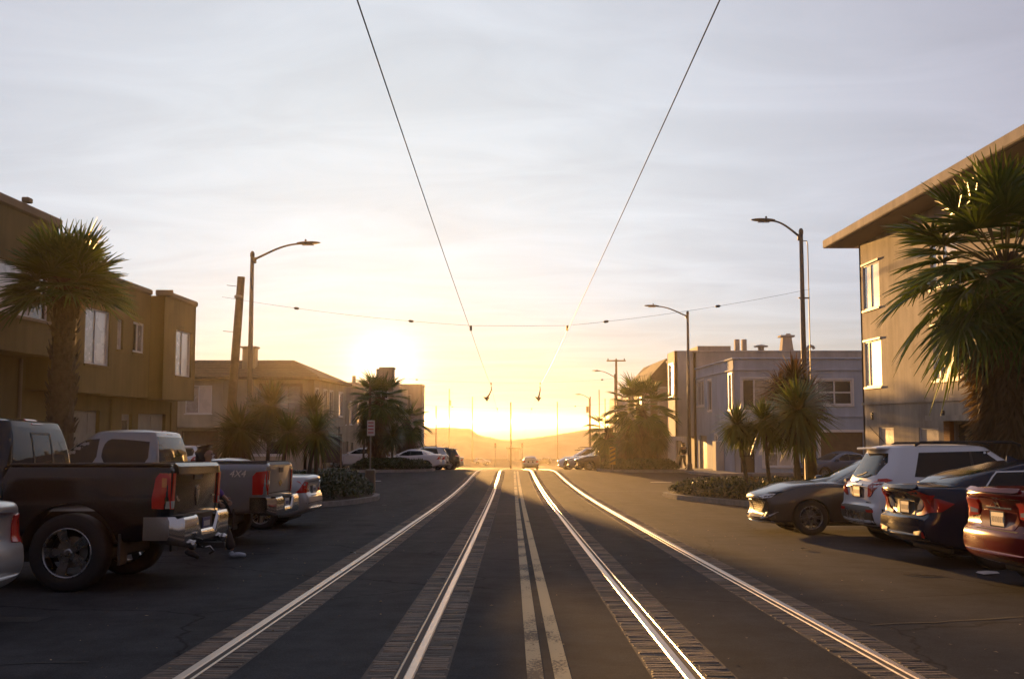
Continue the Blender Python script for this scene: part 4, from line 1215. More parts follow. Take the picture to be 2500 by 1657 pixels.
# second plain pole in the right bulb
wp = thing('wooden_post', (9.95, 34.2, g(34.2)), 'plain wooden post right of the right cabbage trees', 'post')
mb = MB(); mb.tube([(9.95, 34.2, g(34.2)), (9.95, 34.2, 1.25), (9.95, 34.2, 2.2)], [.17, .15, .14], 12); mb.build('post', M['wood_pole'], wp, smooth=True)
mb = MB(); mb.box((9.70, 34.12, g(34.2)), (9.76, 34.18, .75)); mb.build('conduit', M['metal_grey'], wp)

def sag(a, b, s, n=16):
    a, b = Vector(a), Vector(b)
    return [a.lerp(b, i / n) - Vector((0, 0, 4 * s * (i / n) * (1 - i / n))) for i in range(n + 1)]
# overhead wires: each track has its contact wire, held by span wires
WZ = 5.75
SPANS = [(-22, None), (35.5, None), (70.0, None), (100.0, None), (132.0, None)]
wire_z = lambda y: g(y) + WZ
for side, x in TX.items():
    t = thing('contact_wire', (x, 35.5, wire_z(35.5)), ('left' if side == 'l' else 'right') + ' hand overhead trolley wire running down the street', 'wire', 'overhead trolley wires')
    pts = []
    sy = [-30, -3, 35.5, 70, 100, 132, 175]
    for a, b in zip(sy[:-1], sy[1:]):
        s = sag((x, a, wire_z(a) if a > 0 else g(a) + 5.65), (x, b, wire_z(b) if b > 0 else g(b) + 5.65), .10, 10)
        pts += s if not pts else s[1:]
    mb = MB(); mb.tube(pts, .0075, 5); mb.build('wire', M['wire'], t)
    for yy in (35.5, 70.0, 100.0):
        z = wire_z(yy)
        mb = MB(); mb.bbox((x - .04, yy - .05, z + .0), (x + .04, yy + .05, z + .18), .01); mb.build('hanger_clip', M['black_iron'], t)
def span(y, xl, zl, xr, zr, label, ins):
    t = thing('span_wire', (0, y, wire_z(y)), label, 'wire', 'span wires across the street')
    zc = wire_z(y) + .18
    pts = [Vector((xl, y, zl)), Vector((TX['l'], y, zc)), Vector((TX['r'], y, zc)), Vector((xr, y, zr))]
    full = sag(pts[0], pts[1], .12, 8) + sag(pts[1], pts[2], .01, 3)[1:] + sag(pts[2], pts[3], .12, 8)[1:]
    mb = MB(); mb.tube(full, .005, 5); mb.build('wire', M['wire'], t)
    for (k, f) in ins:
        a, b = (pts[0], pts[1]) if k == 0 else (pts[2], pts[3])
        p = a.lerp(b, f); p.z -= 4 * .12 * f * (1 - f)
        d = (b - a).normalized()
        mb = MB(); mb.tube([p - d * .09, p - d * .05, p + d * .05, p + d * .09], [.02, .045, .045, .02], 8); mb.build('insulator', M['black_iron'], t)
span(35.5, -10.12, 5.75, 10.4, 6.02, 'span wire between the wooden pole and the right lamp', ((0, .30), (0, .76), (1, .16), (1, .62)))
span(70.0, -9.9, 4.6, 10.4, 4.7, 'span wire beyond the side street', ((0, .4), (1, .5)))
span(100.0, -10.2, 3.2, 10.4, 3.3, 'farthest span wire over the descending street', ((0, .5), (1, .5)))
span(132.0, -10.0, 1.6, 10.4, 2.0, 'faint span wire down by the dunes', ((0, .5), (1, .5)))
for side, x in TX.items():
    z = wire_z(70.0)
    t = thing('wire_frog', (x, 70.0, z), ('left' if side == 'l' else 'right') + ' curved black pull-off fitting hanging under the far span wire', 'wire fitting', 'pull-off fittings')
    mb = MB(); s = -1 if side == 'l' else -.35
    mb.tube([(x, 70.4, z - .05), (x + .02, 70.4, z - .30), (x + s * .12, 70.4, z - .62), (x + s * .30, 70.4, z - .86)], [.03, .035, .05, .07], 6); mb.build('arm', M['black_iron'], t)
    mb = MB(); mb.add([(x + s * .30 - .26, 70.35, z - .78), (x + s * .30 + .20, 70.35, z - .82), (x + s * .30 + .02, 70.35, z - 1.12), (x + s * .30 - .26, 70.45, z - .78), (x + s * .30 + .20, 70.45, z - .82), (x + s * .30 + .02, 70.45, z - 1.12)], [(0, 1, 2), (5, 4, 3), (0, 3, 4, 1), (1, 4, 5, 2), (2, 5, 3, 0)]); mb.build('plate', M['black_iron'], t)

def far_pole(x, y, ztop, r, label, arms=(), box=None, name='utility_pole'):
    t = thing(name, (x, y, g(y)), label, 'pole', 'poles down by the coast road')
    mb = MB(); mb.tube([(x, y, g(y) - .2), (x, y, ztop)], [r * .85, r * .65], 8); mb.build('pole', M['wood_pole'], t, smooth=True)
    for (dz, w) in arms:
        mb = MB(); mb.bbox((x - w, y - .08, ztop - dz - .07), (x + w, y + .08, ztop - dz + .07), .02); a = mb.build('crossarm', M['wood_pole'], t)
        for k in range(3):
            xx = x - w * .85 + 1.7 * w * k / 2
            mb = MB(); mb.tube([(xx, y, ztop - dz + .07), (xx, y, ztop - dz + .25)], .05, 6); mb.build('insulator', M['black_iron'], a)
    if box:
        mb = MB(); mb.tube([(x + box[0], y, ztop - box[1]), (x + box[0], y, ztop - box[1] - box[2])], .24, 10); mb.build('transformer', M['lamp_metal'], t)
far_pole(-9.0, 65.0, 3.6, .12, 'plain grey pole standing in the far left bulb palms')
far_pole(10.9, 107, 7.9, .17, 'wooden utility pole with one crossarm above the far right palm', ((.15, 1.0),))
far_pole(-.2, 175, 4.7, .17, 'lone dark pole straight ahead above the car')
far_pole(-12.2, 165, 3.9, .14, 'thin pole left of the left dune slope')
far_pole(-17.5, 286, 10.5, .22, 'tall pole with a box above the left dune', box=(.3, 3.2, 1.5))
far_pole(-11.2, 290, 8.4, .2, 'tall thin pole at the right end of the left dune')
far_pole(12.8, 290, 7.0, .2, 'thin pole on the right dune slope')
far_pole(14.2, 188, 5.6, .22, 'utility pole with a transformer before the right dune', box=(-.4, 1.4, 1.2))
far_pole(17.0, 200, 7.6, .14, 'thin pole right of the transformer pole')
far_pole(19.5, 215, 6.2, .14, 'shorter thin pole at the edge of the far right palms')

# no-parking style sign on a post in the left bulb
M['sign_white'] = simple('sign_white', (.62, .58, .54), .45)
M['sign_red'] = simple('sign_red', (.42, .05, .04), .45)
sg = thing('street_sign', (-4.95, 36.0, g(36)), 'small white street sign on a post in the left bulb', 'sign')
mb = MB(); mb.tube([(-4.95, 36.0, g(36)), (-4.95, 36.0, 1.47)], .028, 8); mb.build('post', M['metal_grey'], sg)
mb = MB(); mb.bbox((-5.07, 35.94, .92), (-4.80, 35.965, 1.46), .008); pn = mb.build('panel', M['sign_white'], sg)
for k in range(4):
    mb = MB(); mb.box((-5.03, 35.936, 1.36 - k * .115), (-4.84, 35.939, 1.40 - k * .115)); mb.build('print_line', M['sign_red'], pn)
mb = MB(); mb.bbox((-5.12, 35.88, g(36) - .02), (-4.78, 36.12, g(36) + .95), .03); mb.build('base_box', M['lamp_metal'], sg)
# hazard marker in the far right bulb, black and yellow
hzm = thing('hazard_marker', (6.05, 62.0, g(62)), 'black and yellow striped hazard marker in the far right bulb', 'sign')
mb = MB(); mb.tube([(6.05, 62.0, g(62)), (6.05, 62.0, -.1)], .03, 8); mb.build('post', M['metal_grey'], hzm)
yel = simple('marker_yellow', (.62, .38, .04), .5)
mb = MB(); mb.box((5.88, 61.94, -1.15), (6.22, 61.96, -.1)); bp = mb.build('panel', yel, hzm)
for k in range(4):
    z = -1.08 + k * .26
    mb = MB(); mb.add([(5.885, 61.936, z), (5.885, 61.936, z + .12), (6.215, 61.936, z + .28 if z + .28 < -.1 else -.1), (6.215, 61.936, z + .16)], [(0, 3, 2, 1)]); mb.build('stripe', M['black_iron'], bp)
# traffic signals by the coast road and dark notice board at the left pavement
nb = thing('notice_board', (-12.2, 58.0, g(58)), 'dark panel on two legs in front of the cream corner house', 'board')
mb = MB(); mb.bbox((-11.0, 59.55, -.95), (-9.9, 59.62, .55), .02); mb.build('panel', M['door_dark'], nb)
mb = MB(); mb.box((-11.05, 59.5, -1.5), (-10.97, 59.68, .62)); mb.build('leg', M['wood_pole'], nb)
mb = MB(); mb.box((-9.93, 59.5, -1.5), (-9.85, 59.68, .62)); mb.build('leg', M['wood_pole'], nb)
mb = MB(); mb.box((-11.05, 59.5, .621), (-9.85, 59.68, .70)); mb.build('cap_rail', M['wood_pole'], nb)
for (x, y, lab) in ((-3.9, 240, 'left traffic signal by the coast road'), (2.4, 244, 'right traffic signal by the coast road')):
    t = thing('traffic_signal', (x, y, g(y)), lab, 'traffic signal', 'traffic signals by the coast road')
    mb = MB(); mb.tube([(x, y, g(y)), (x, y, g(y) + 5.0)], .09, 8); mb.build('pole', M['lamp_metal'], t)
    mb = MB(); mb.bbox((x - .22, y - .2, g(y) + 4.2), (x + .22, y + .15, g(y) + 5.4), .04); hd = mb.build('signal_head', M['black_iron'], t)
    for k, c in enumerate(((.25, .02, .02), (.25, .15, .02), (.02, .2, .08))):
        mb = MB(); mb.lathe([(0, 0), (.12, 0)], (x, y - .21, g(y) + 5.15 - k * .36), 'y', 12); mb.build('lens', simple('signal_lens', c, .3), hd)

# ------------------------------------------------------------------ vehicles
def paint(name, col, metal=.35, rough=.32):
    return simple(name, col, rough if metal > .1 else .14, metal=metal, coat=.6 if metal > .1 else .0, spec=.4 if metal > .1 else .28)
M['car_glass'] = simple('car_glass', (.010, .012, .012), .03, spec=.35, ior=1.42)
M['chrome'] = simple('chrome', (.62, .60, .57), .12, metal=1.0)
M['satin'] = simple('satin_alloy', (.34, .34, .35), .28, metal=1.0, var=.1)
M['rubber'] = simple('tyre_rubber', (.016, .016, .017), .75, spec=.3, var=.2, scale=12)
M['black_plastic'] = simple('black_plastic', (.018, .018, .019), .55)
M['red_lamp'] = simple('red_lamp_lens', (.50, .014, .008), .15, coat=.4, spec=.4)
M['red_lamp_deep'] = simple('red_lamp_inner', (.28, .008, .006), .12, coat=.4)
M['amber_lamp'] = simple('amber_lamp_lens', (.55, .10, .01), .12, coat=1.0)
M['clear_lamp'] = simple('clear_lamp_lens', (.52, .52, .52), .08, coat=1.0, metal=.4)
M['plate'] = simple('number_plate', (.62, .60, .56), .35)
M['plate_ink'] = simple('plate_ink', (.05, .06, .16), .5)
M['gap'] = simple('panel_gap', (.006, .006, .006), .8, spec=.2)

def chaikin(p, it=2):
    for _ in range(it):
        q = [p[0]]
        for a, b in zip(p[:-1], p[1:]):
            q.append((a[0] * .75 + b[0] * .25, a[1] * .75 + b[1] * .25)); q.append((a[0] * .25 + b[0] * .75, a[1] * .25 + b[1] * .75))
        q.append(p[-1]); p = q
    return p

def sstep(t):
    t = max(0, min(1, t)); return t * t * (3 - 2 * t)

def tab(t, x):
    return pchip([a for a, _ in t], [b for _, b in t], x)

def lower_body(sp):
    """loft along x; sp keys: top, bot, wid, shoulder (tables over x), rear / front contour over z, kr, kf plan curvature"""
    x0, x1 = sp['x0'], sp['x1']
    r = sp.get('r_end', .07)
    sts = []
    for k in range(5):
        th = math.pi / 2 * k / 4
        sts.append((x0 + r * (1 - math.cos(th)) , r * (1 - math.sin(th))))
    n = sp.get('n', 44)
    for k in range(1, n):
        sts.append((x0 + r + (x1 - x0 - 2 * r) * k / n, 0))
    for k in range(5):
        th = math.pi / 2 * (1 - k / 4)
        sts.append((x1 - r * (1 - math.cos(th)), r * (1 - math.sin(th))))
    rings = []
    for x, ins in sts:
        zt, zb, w = tab(sp['top'], x), tab(sp['bot'], x), tab(sp['wid'], x)
        ws = w * tab(sp['shoulder'], x)
        zw = zb + (zt - zb) * sp.get('zw', .55)
        half = [(0, zb), (w * .80, zb), (w * .955, zb + .03), (w * .985, zb + .16 * (zt - zb)), (w, zw), (w * .992, zw + (zt - zw) * .45), ((w + ws) / 2 + .012, zt - (zt - zw) * .16), (ws, zt - .012), (ws * .82, zt + .006), (0, zt + sp.get('crown', .02))]
        half = chaikin(half, 2)
        zm = (zt + zb) / 2
        if ins:
            fy, fz = 1 - ins / w, 1 - ins / ((zt - zb) / 2)
            half = [(a * fy, zm + (b - zm) * fz) for a, b in half]
        ring = [(x, a, b) for a, b in half] + [(x, -a, b) for a, b in reversed(half[1:-1])]
        rings.append(ring)
    m = len(rings[0])
    vs = [v for rg in rings for v in rg]
    fs = [(i * m + k, i * m + (k + 1) % m, (i + 1) * m + (k + 1) % m, (i + 1) * m + k) for i in range(len(rings) - 1) for k in range(m)]
    vs2 = []
    D = sp.get('blend', .7)
    for (x, y, z) in vs:
        s = sstep((x0 + D - x) / D)
        if s > 0: x = x + s * (tab(sp['rear'], z) + sp['kr'] * abs(y) ** sp.get('pr', 2.0))
        s = sstep((x - x1 + D) / D)
        if s > 0: x = x - s * (tab(sp['front'], z) + sp['kf'] * abs(y) ** sp.get('pf', 2.0))
        vs2.append((x, y, z))
    # caps as strips between the two halves
    def capf(base, flip):
        out = []
        h = m // 2
        for k in range(h):
            a, b, c, d = base + k, base + k + 1, base + (m - k - 1) % m, base + (m - k) % m
            f = [a, b, c, d]
            f = [q for i, q in enumerate(f) if q not in f[:i]]
            if len(f) >= 3: out.append(tuple(f if flip else reversed(f)))
        return out
    fs += capf(0, True) + capf((len(rings) - 1) * m, False)
    mb = MB(); mb.add(vs2, fs)
    return mb

def rrect(xr, xf, w, rr_, rf, kr, kf, n=8, scale=1.0):
    """rounded rectangle ring in plan, curved ends"""
    pts = []
    def arc(cx, cy, r, a0, a1):
        for k in range(n + 1):
            a = R(a0 + (a1 - a0) * k / n); pts.append((cx + r * math.cos(a), cy + r * math.sin(a)))
    arc(xf - rf, w - rf, rf, 0, 90)
    mid = [(xf - rf + (xr + rr_ - xf + rf) * k / 6, w) for k in range(1, 6)]
    pts += mid
    arc(xr + rr_, w - rr_, rr_, 90, 180)
    for k in range(1, 6): pts.append((xr, (w - rr_) * (1 - 2 * k / 6)))
    arc(xr + rr_, -(w - rr_), rr_, 180, 270)
    pts += [(a, -b) for a, b in reversed(mid)]
    arc(xf - rf, -(w - rf), rf, 270, 360)
    for k in range(1, 6): pts.append((xf, -(w - rf) * (1 - 2 * k / 6)))
    xc = (xr + xf) / 2
    out = []
    for x, y in pts:
        t = (x - xc) / max(.01, (xf - xc))
        if t > 0: x -= kf * y * y * t
        else: x += kr * y * y * (-t)
        out.append((x, y))
    return out

def green_house(gh):
    """cabin as rings over z: tables xr, xf, w over z"""
    z0, z1 = gh['z0'], gh['z1']
    zs = [z0 + (z1 - z0) * k / 9 for k in range(10)]
    rings = [[(x, y, z) for x, y in rrect(tab(gh['xr'], z), tab(gh['xf'], z), tab(gh['w'], z), gh.get('rr', .22), gh.get('rf', .25), gh.get('kr', .12), gh.get('kf', .22))] for z in zs]
    # roof: inset rings with a crown
    xr, xf, w = tab(gh['xr'], z1), tab(gh['xf'], z1), tab(gh['w'], z1)
    for (ins, dz) in ((.05, .018), (.13, .034), (.26, .048), (.40, .056)):
        e = ins * 1.0
        rings.append([(x, y, z1 + dz) for x, y in rrect(xr + e, xf - e * 1.3, max(.08, w - ins), max(.03, gh.get('rr', .22) - ins * .3), max(.03, gh.get('rf', .25) - ins * .3), gh.get('kr', .12), gh.get('kf', .22))])
    m = len(rings[0])
    mb = MB()
    mb.add([v for rg in rings for v in rg], [(i * m + k, i * m + (k + 1) % m, (i + 1) * m + (k + 1) % m, (i + 1) * m + k) for i in range(len(rings) - 1) for k in range(m)] + [tuple(range((len(rings) - 1) * m, len(rings) * m))])
    return mb

AX = {'rear': (Vector((-9, 0, 0)), Vector((1, 0, 0)), lambda a, b: Vector((0, a, b))), 'front': (Vector((9, 0, 0)), Vector((-1, 0, 0)), lambda a, b: Vector((0, a, b))),
      'left': (Vector((0, 9, 0)), Vector((0, -1, 0)), lambda a, b: Vector((a, 0, b))), 'right': (Vector((0, -9, 0)), Vector((0, 1, 0)), lambda a, b: Vector((a, 0, b))),
      'top': (Vector((0, 0, 9)), Vector((0, 0, -1)), lambda a, b: Vector((a, b, 0)))}
def patch(bvh, poly, axis, off=.004, step=.07, thick=.012, reach=.22):
    """polygon laid on the body surface, with a short skirt back into it"""
    O, D, P = AX[axis]
    bm = bmesh.new()
    try:
        bm.faces.new([bm.verts.new((a, b, 0)) for a, b in poly])
    except ValueError:
        bm.free(); return None
    for ax in (0, 1):
        lo, hi = min(p[ax] for p in poly), max(p[ax] for p in poly)
        k = lo + step
        while k < hi - .005:
            co = [0, 0, 0]; no = [0, 0, 0]; co[ax] = k; no[ax] = 1
            bmesh.ops.bisect_plane(bm, geom=list(bm.verts) + list(bm.edges) + list(bm.faces), plane_co=co, plane_no=no)
            k += step
    bmesh.ops.triangulate(bm, faces=[f for f in bm.faces if len(f.verts) > 4])
    pos = {}
    ok = 0
    nrm = []
    for v in bm.verts:
        h = bvh.ray_cast(O + P(v.co.x, v.co.y), D)
        if h[0] is not None:
            n = h[1] if h[1].dot(D) < 0 else -h[1]
            pos[v] = (h[0], n); nrm.append(h[0])
    if not nrm: bm.free(); return None
    deps = sorted((h - O).dot(D) for h in nrm)
    lim = deps[len(deps) // 3] + reach
    for v in list(pos):
        if (pos[v][0] - O).dot(D) > lim: del pos[v]
    nrm = [h for h in nrm if (h - O).dot(D) <= lim]
    verts = list(bm.verts)
    for v in verts:
        if v not in pos:
            q = O + P(v.co.x, v.co.y)
            best = min(nrm, key=lambda h: (h - q - D * (h - q).dot(D)).length)
            pos[v] = (best.copy(), -D)
    bnd = {v for e in bm.edges if e.is_boundary for v in e.verts}
    bedges = [e for e in bm.edges if e.is_boundary]
    back = {}
    for v in bnd: back[v] = bm.verts.new((0, 0, 0))
    for v in verts:
        p, n = pos[v]
        v.co = p + n * off
        if v in back: back[v].co = p - n * thick
    for e in bedges:
        a, b = e.verts
        bm.faces.new((a, b, back[b], back[a]))
    bmesh.ops.recalc_face_normals(bm, faces=bm.faces)
    return MB().frombm(bm)

def line_poly(pts, w):
    """thin strip polygon along a polyline in 2D"""
    l, r = [], []
    for i, p in enumerate(pts):
        a, b = Vector(pts[max(0, i - 1)]), Vector(pts[min(len(pts) - 1, i + 1)])
        d = (b - a).normalized(); n = Vector((-d.y, d.x)) * w / 2
        l.append((p[0] + n.x, p[1] + n.y)); r.append((p[0] - n.x, p[1] - n.y))
    return l + r[::-1]

def rim_mesh(r, w, spokes, twin=False):
    rim = MB()
    rim.lathe([(r * .98, -w * .5), (r, -w * .48), (r, w * .40), (r * .97, w * .5), (r * .92, w * .46), (r * .90, w * .30), (r * .90, -w * .3)], (0, 0, 0), 'y', 32)
    sp = MB()
    for k in range(spokes):
        a = 2 * math.pi * k / spokes
        subs = (0,) if not twin else (-.13, .13)
        for da in subs:
            c, s = math.cos(a + da), math.sin(a + da)
            c0, s0 = math.cos(a), math.sin(a)
            wo = r * (.20 if not twin else .075) * 5 / max(5, spokes); wi = r * (.13 if not twin else .07) * 5 / max(5, spokes)
            p0, p1 = Vector((c0 * r * .16, 0, s0 * r * .16)), Vector((c * r * .92, 0, s * r * .92))
            t = Vector((-s, 0, c))
            yo, yi = w * .40, w * .28
            vs = [p0 - t * wi + Vector((0, yi + .02, 0)), p0 + t * wi + Vector((0, yi + .02, 0)), p1 + t * wo + Vector((0, yo, 0)), p1 - t * wo + Vector((0, yo, 0))]
            vs += [v + Vector((0, -.05, 0)) for v in vs]
            sp.add(vs, [(0, 1, 2, 3), (0, 3, 7, 4), (1, 5, 6, 2), (4, 7, 6, 5)])
    sp.lathe([(0, w * .36), (r * .12, w * .36), (r * .20, w * .32), (r * .2, w * .1)], (0, 0, 0), 'y', 16)
    disc = MB(); disc.lathe([(0, -.02), (r * .62, -.02), (r * .62, -.05)], (0, 0, 0), 'y', 24)
    return rim, sp, disc

def tyre_mesh(R_, r, w):
    t = MB()
    t.lathe([(r * .97, -w * .46), (r * 1.03, -w * .5), (R_ * .90, -w * .53), (R_ * .975, -w * .46), (R_, -w * .36), (R_, w * .36), (R_ * .975, w * .46), (R_ * .90, w * .53), (r * 1.03, w * .5), (r * .97, w * .46)], (0, 0, 0), 'y', 40)
    return t
WH = {}
def wheel(root, x, y, R_, rimr, w, spokes, rimmat, twin=False):
    key = (R_, rimr, w, spokes, rimmat, twin)
    if key not in WH:
        rim, sp, disc = rim_mesh(rimr, w, spokes, twin)
        def sm(me):
            return me
        WH[key] = (rim.mesh('wheel', M[rimmat], True), sp.mesh('spokes', M[rimmat]), disc.mesh('brake_disc', M['metal_grey']), tyre_mesh(R_, rimr, w).mesh('tyre', M['rubber'], True))
    a, b, c, d = WH[key]
    rot = (0, 0, 0) if y > 0 else (0, 0, math.pi)
    o = link_mesh('wheel', a, root, (x, y, R_ - .005), rot)
    link_mesh('spokes', b, o); link_mesh('brake_disc', c, o); link_mesh('tyre', d, o)
    return o

def bool_cut(mb, cutters, mat):
    me = mb.mesh('body', mat)
    bm = bmesh.new(); bm.from_mesh(me); bmesh.ops.remove_doubles(bm, verts=bm.verts, dist=.0004); bmesh.ops.recalc_face_normals(bm, faces=bm.faces); bm.to_mesh(me); bm.free()
    ob = bpy.data.objects.new('tmp', me); COL.objects.link(ob)
    tmp = []
    for c in cutters:
        cm = c.mesh('cut', M['black_plastic'])
        bm = bmesh.new(); bm.from_mesh(cm); bmesh.ops.recalc_face_normals(bm, faces=bm.faces); bm.to_mesh(cm); bm.free()
        co = bpy.data.objects.new('tmpc', cm); COL.objects.link(co); tmp.append(co)
        md = ob.modifiers.new('b', 'BOOLEAN'); md.operation = 'DIFFERENCE'; md.object = co; md.solver = 'EXACT'
        try: md.material_mode = 'TRANSFER'
        except Exception: pass
    dg = bpy.context.evaluated_depsgraph_get(); dg.update()
    out = bpy.data.meshes.new_from_object(ob.evaluated_get(dg))
    bpy.data.objects.remove(ob)
    for co in tmp: bpy.data.objects.remove(co)
    return out

class Car:
    def __init__(s, name, label, cat, loc, rotz, sp, gh, mat, group=None):
        s.root = thing(name, loc, label, cat, group, rotz)
        s.root.rotation_euler = (0, 0, rotz)
        # sit on the slope: across the car when it stands square to the street
        sl = g(loc[1] + .8) - g(loc[1] - .8)
        s.root.rotation_euler = (math.atan2(sl, 1.6) * math.cos(rotz), 0, rotz)
        s.sp, s.gh = sp, gh
        lb = lower_body(sp)
        cut = []
        for (x, R_) in sp['arches']:
            for sd in (-1, 1):
                c = MB()
                y0, y1 = sd * (sp['aw'] - .30), sd * (sp['aw'] + .3)
                c.lathe([(0, min(y0, y1)), (R_, min(y0, y1)), (R_, max(y0, y1)), (0, max(y0, y1))], (x, 0, sp['az']), 'y', 36)
                cut.append(c)
        for bx in sp.get('cuts', ()):
            c = MB(); c.box(*bx); cut.append(c)
        me = bool_cut(lb, cut, mat)
        me.name = 'body'
        s.body = link_mesh('body', me, s.root)
        if not me.materials: me.materials.append(mat)
        smooth_by_angle(s.body, 38)
        bms = bmesh.new(); bms.from_mesh(me)
        if gh:
            cab = green_house(gh)
            cm = cab.mesh('cabin', mat, True)
            s.cab = link_mesh('cabin', cm, s.root); smooth_by_angle(s.cab, 40)
            bms.from_mesh(cm)
        s.bvh = BVHTree.FromBMesh(bms); bms.free()
        s.mat = mat
    def put(s, name, mat, poly, axis, off=.004, parent=None, both=False, step=.07):
        outs = []
        lst = [(poly, axis)]
        if both:
            if axis in ('left', 'right'): lst.append((poly, 'right' if axis == 'left' else 'left'))
            else: lst.append(([(-a, b) for a, b in poly], axis))
        for pl, ax in lst:
            mb = patch(s.bvh, pl, ax, off, step, .012, 1.2 if name in ('windscreen', 'rear_window') else (.5 if name == 'side_window' else .22))
            if mb is None: continue
            o = mb.build(name, M[mat] if isinstance(mat, str) else mat, parent or s.root, local=True)
            smooth_by_angle(o, 30)
            outs.append(o)
        return outs
    def part(s, name, mat, mb, parent=None, smooth=False):
        return mb.build(name, M[mat] if isinstance(mat, str) else mat, parent or s.root, smooth=smooth, local=True)
    def wheels(s, xs, ty, R_, rr_, w, spokes, mat='satin', twin=False):
        for x in xs:
            for sd in (1, -1):
                wheel(s.root, x, sd * ty, R_, rr_, w, spokes, mat, twin)
    def plate(s, axis, z, x_off=0.0, yc=0.0, w=.155, h=.076, tilt=0.0, frame=None):
        O, D, P = AX[axis]
        hit = s.bvh.ray_cast(O + P(yc, z), D)
        if hit[0] is None: return
        x = hit[0].x - D.x * .012 - D.x * x_off
        mb = MB(); mb.bbox((x - .006, yc - w, z - h), (x + .006, yc + w, z + h), .004); o = s.part('number_plate', 'plate', mb)
        f = -D.x
        r = random.Random(int(z * 1000 + yc * 10 + w * 100))
        for k in range(7):
            yy = yc - w * .78 + k * w * 1.56 / 6
            mb = MB(); mb.box((min(x + f * .007, x + f * .0085), yy - .011, z - .035), (max(x + f * .007, x + f * .0085), yy + .011, z + .028)); s.part('character', 'plate_ink', mb, o)
        if frame:
            mb = MB()
            for (a, b, c, d) in ((-w - .012, w + .012, -h - .012, -h), (-w - .012, w + .012, h, h + .012), (-w - .012, -w, -h, h), (w, w + .012, -h, h)):
                mb.box((x - .008, yc + a, z + c), (x + .009, yc + b, z + d))
            s.part('plate_frame', frame, mb, o)
        return o
    def gap(s, pts, axis, w=.009, both=False):
        return s.put('panel_gap', 'gap', line_poly(pts, w), axis, .0025, both=both, step=.12)
    def mirror(s, x, y, z, mat=None):
        for sd in (1, -1):
            mb = MB()
            vs = []
            for (dx, sc) in ((-.06, .85), (-.03, 1), (.03, .95), (.08, .6)):
                for k in range(8):
                    a = 2 * math.pi * k / 8 + .39
                    vs.append((x + dx, sd * (y + .12 + .11 * sc * math.cos(a)), z + .085 * sc * math.sin(a)))
            fs = [(i * 8 + k, i * 8 + (k + 1) % 8, i * 8 + 8 + (k + 1) % 8, i * 8 + 8 + k) for i in range(3) for k in range(8)] + [tuple(range(8)), tuple(range(24, 32))]
            mb.add(vs, fs); mb.box((x - .01, min(sd * (y - .03), sd * (y + .06)), z - .06), (x + .03, max(sd * (y - .03), sd * (y + .06)), z - .02))
            o = s.part('mirror', mat or s.mat, mb, smooth=False); smooth_by_angle(o, 50)

def txt_mesh(body, size, depth=.004, shear=0.0):
    cu = bpy.data.curves.new('lettering', 'FONT'); cu.body = body; cu.size = size; cu.extrude = depth; cu.align_x = 'CENTER'; cu.align_y = 'CENTER'; cu.shear = shear
    o = bpy.data.objects.new('t', cu); COL.objects.link(o)
    dg = bpy.context.evaluated_depsgraph_get(); dg.update()
    me = bpy.data.meshes.new_from_object(o.evaluated_get(dg))
    bpy.data.objects.remove(o)
    return me

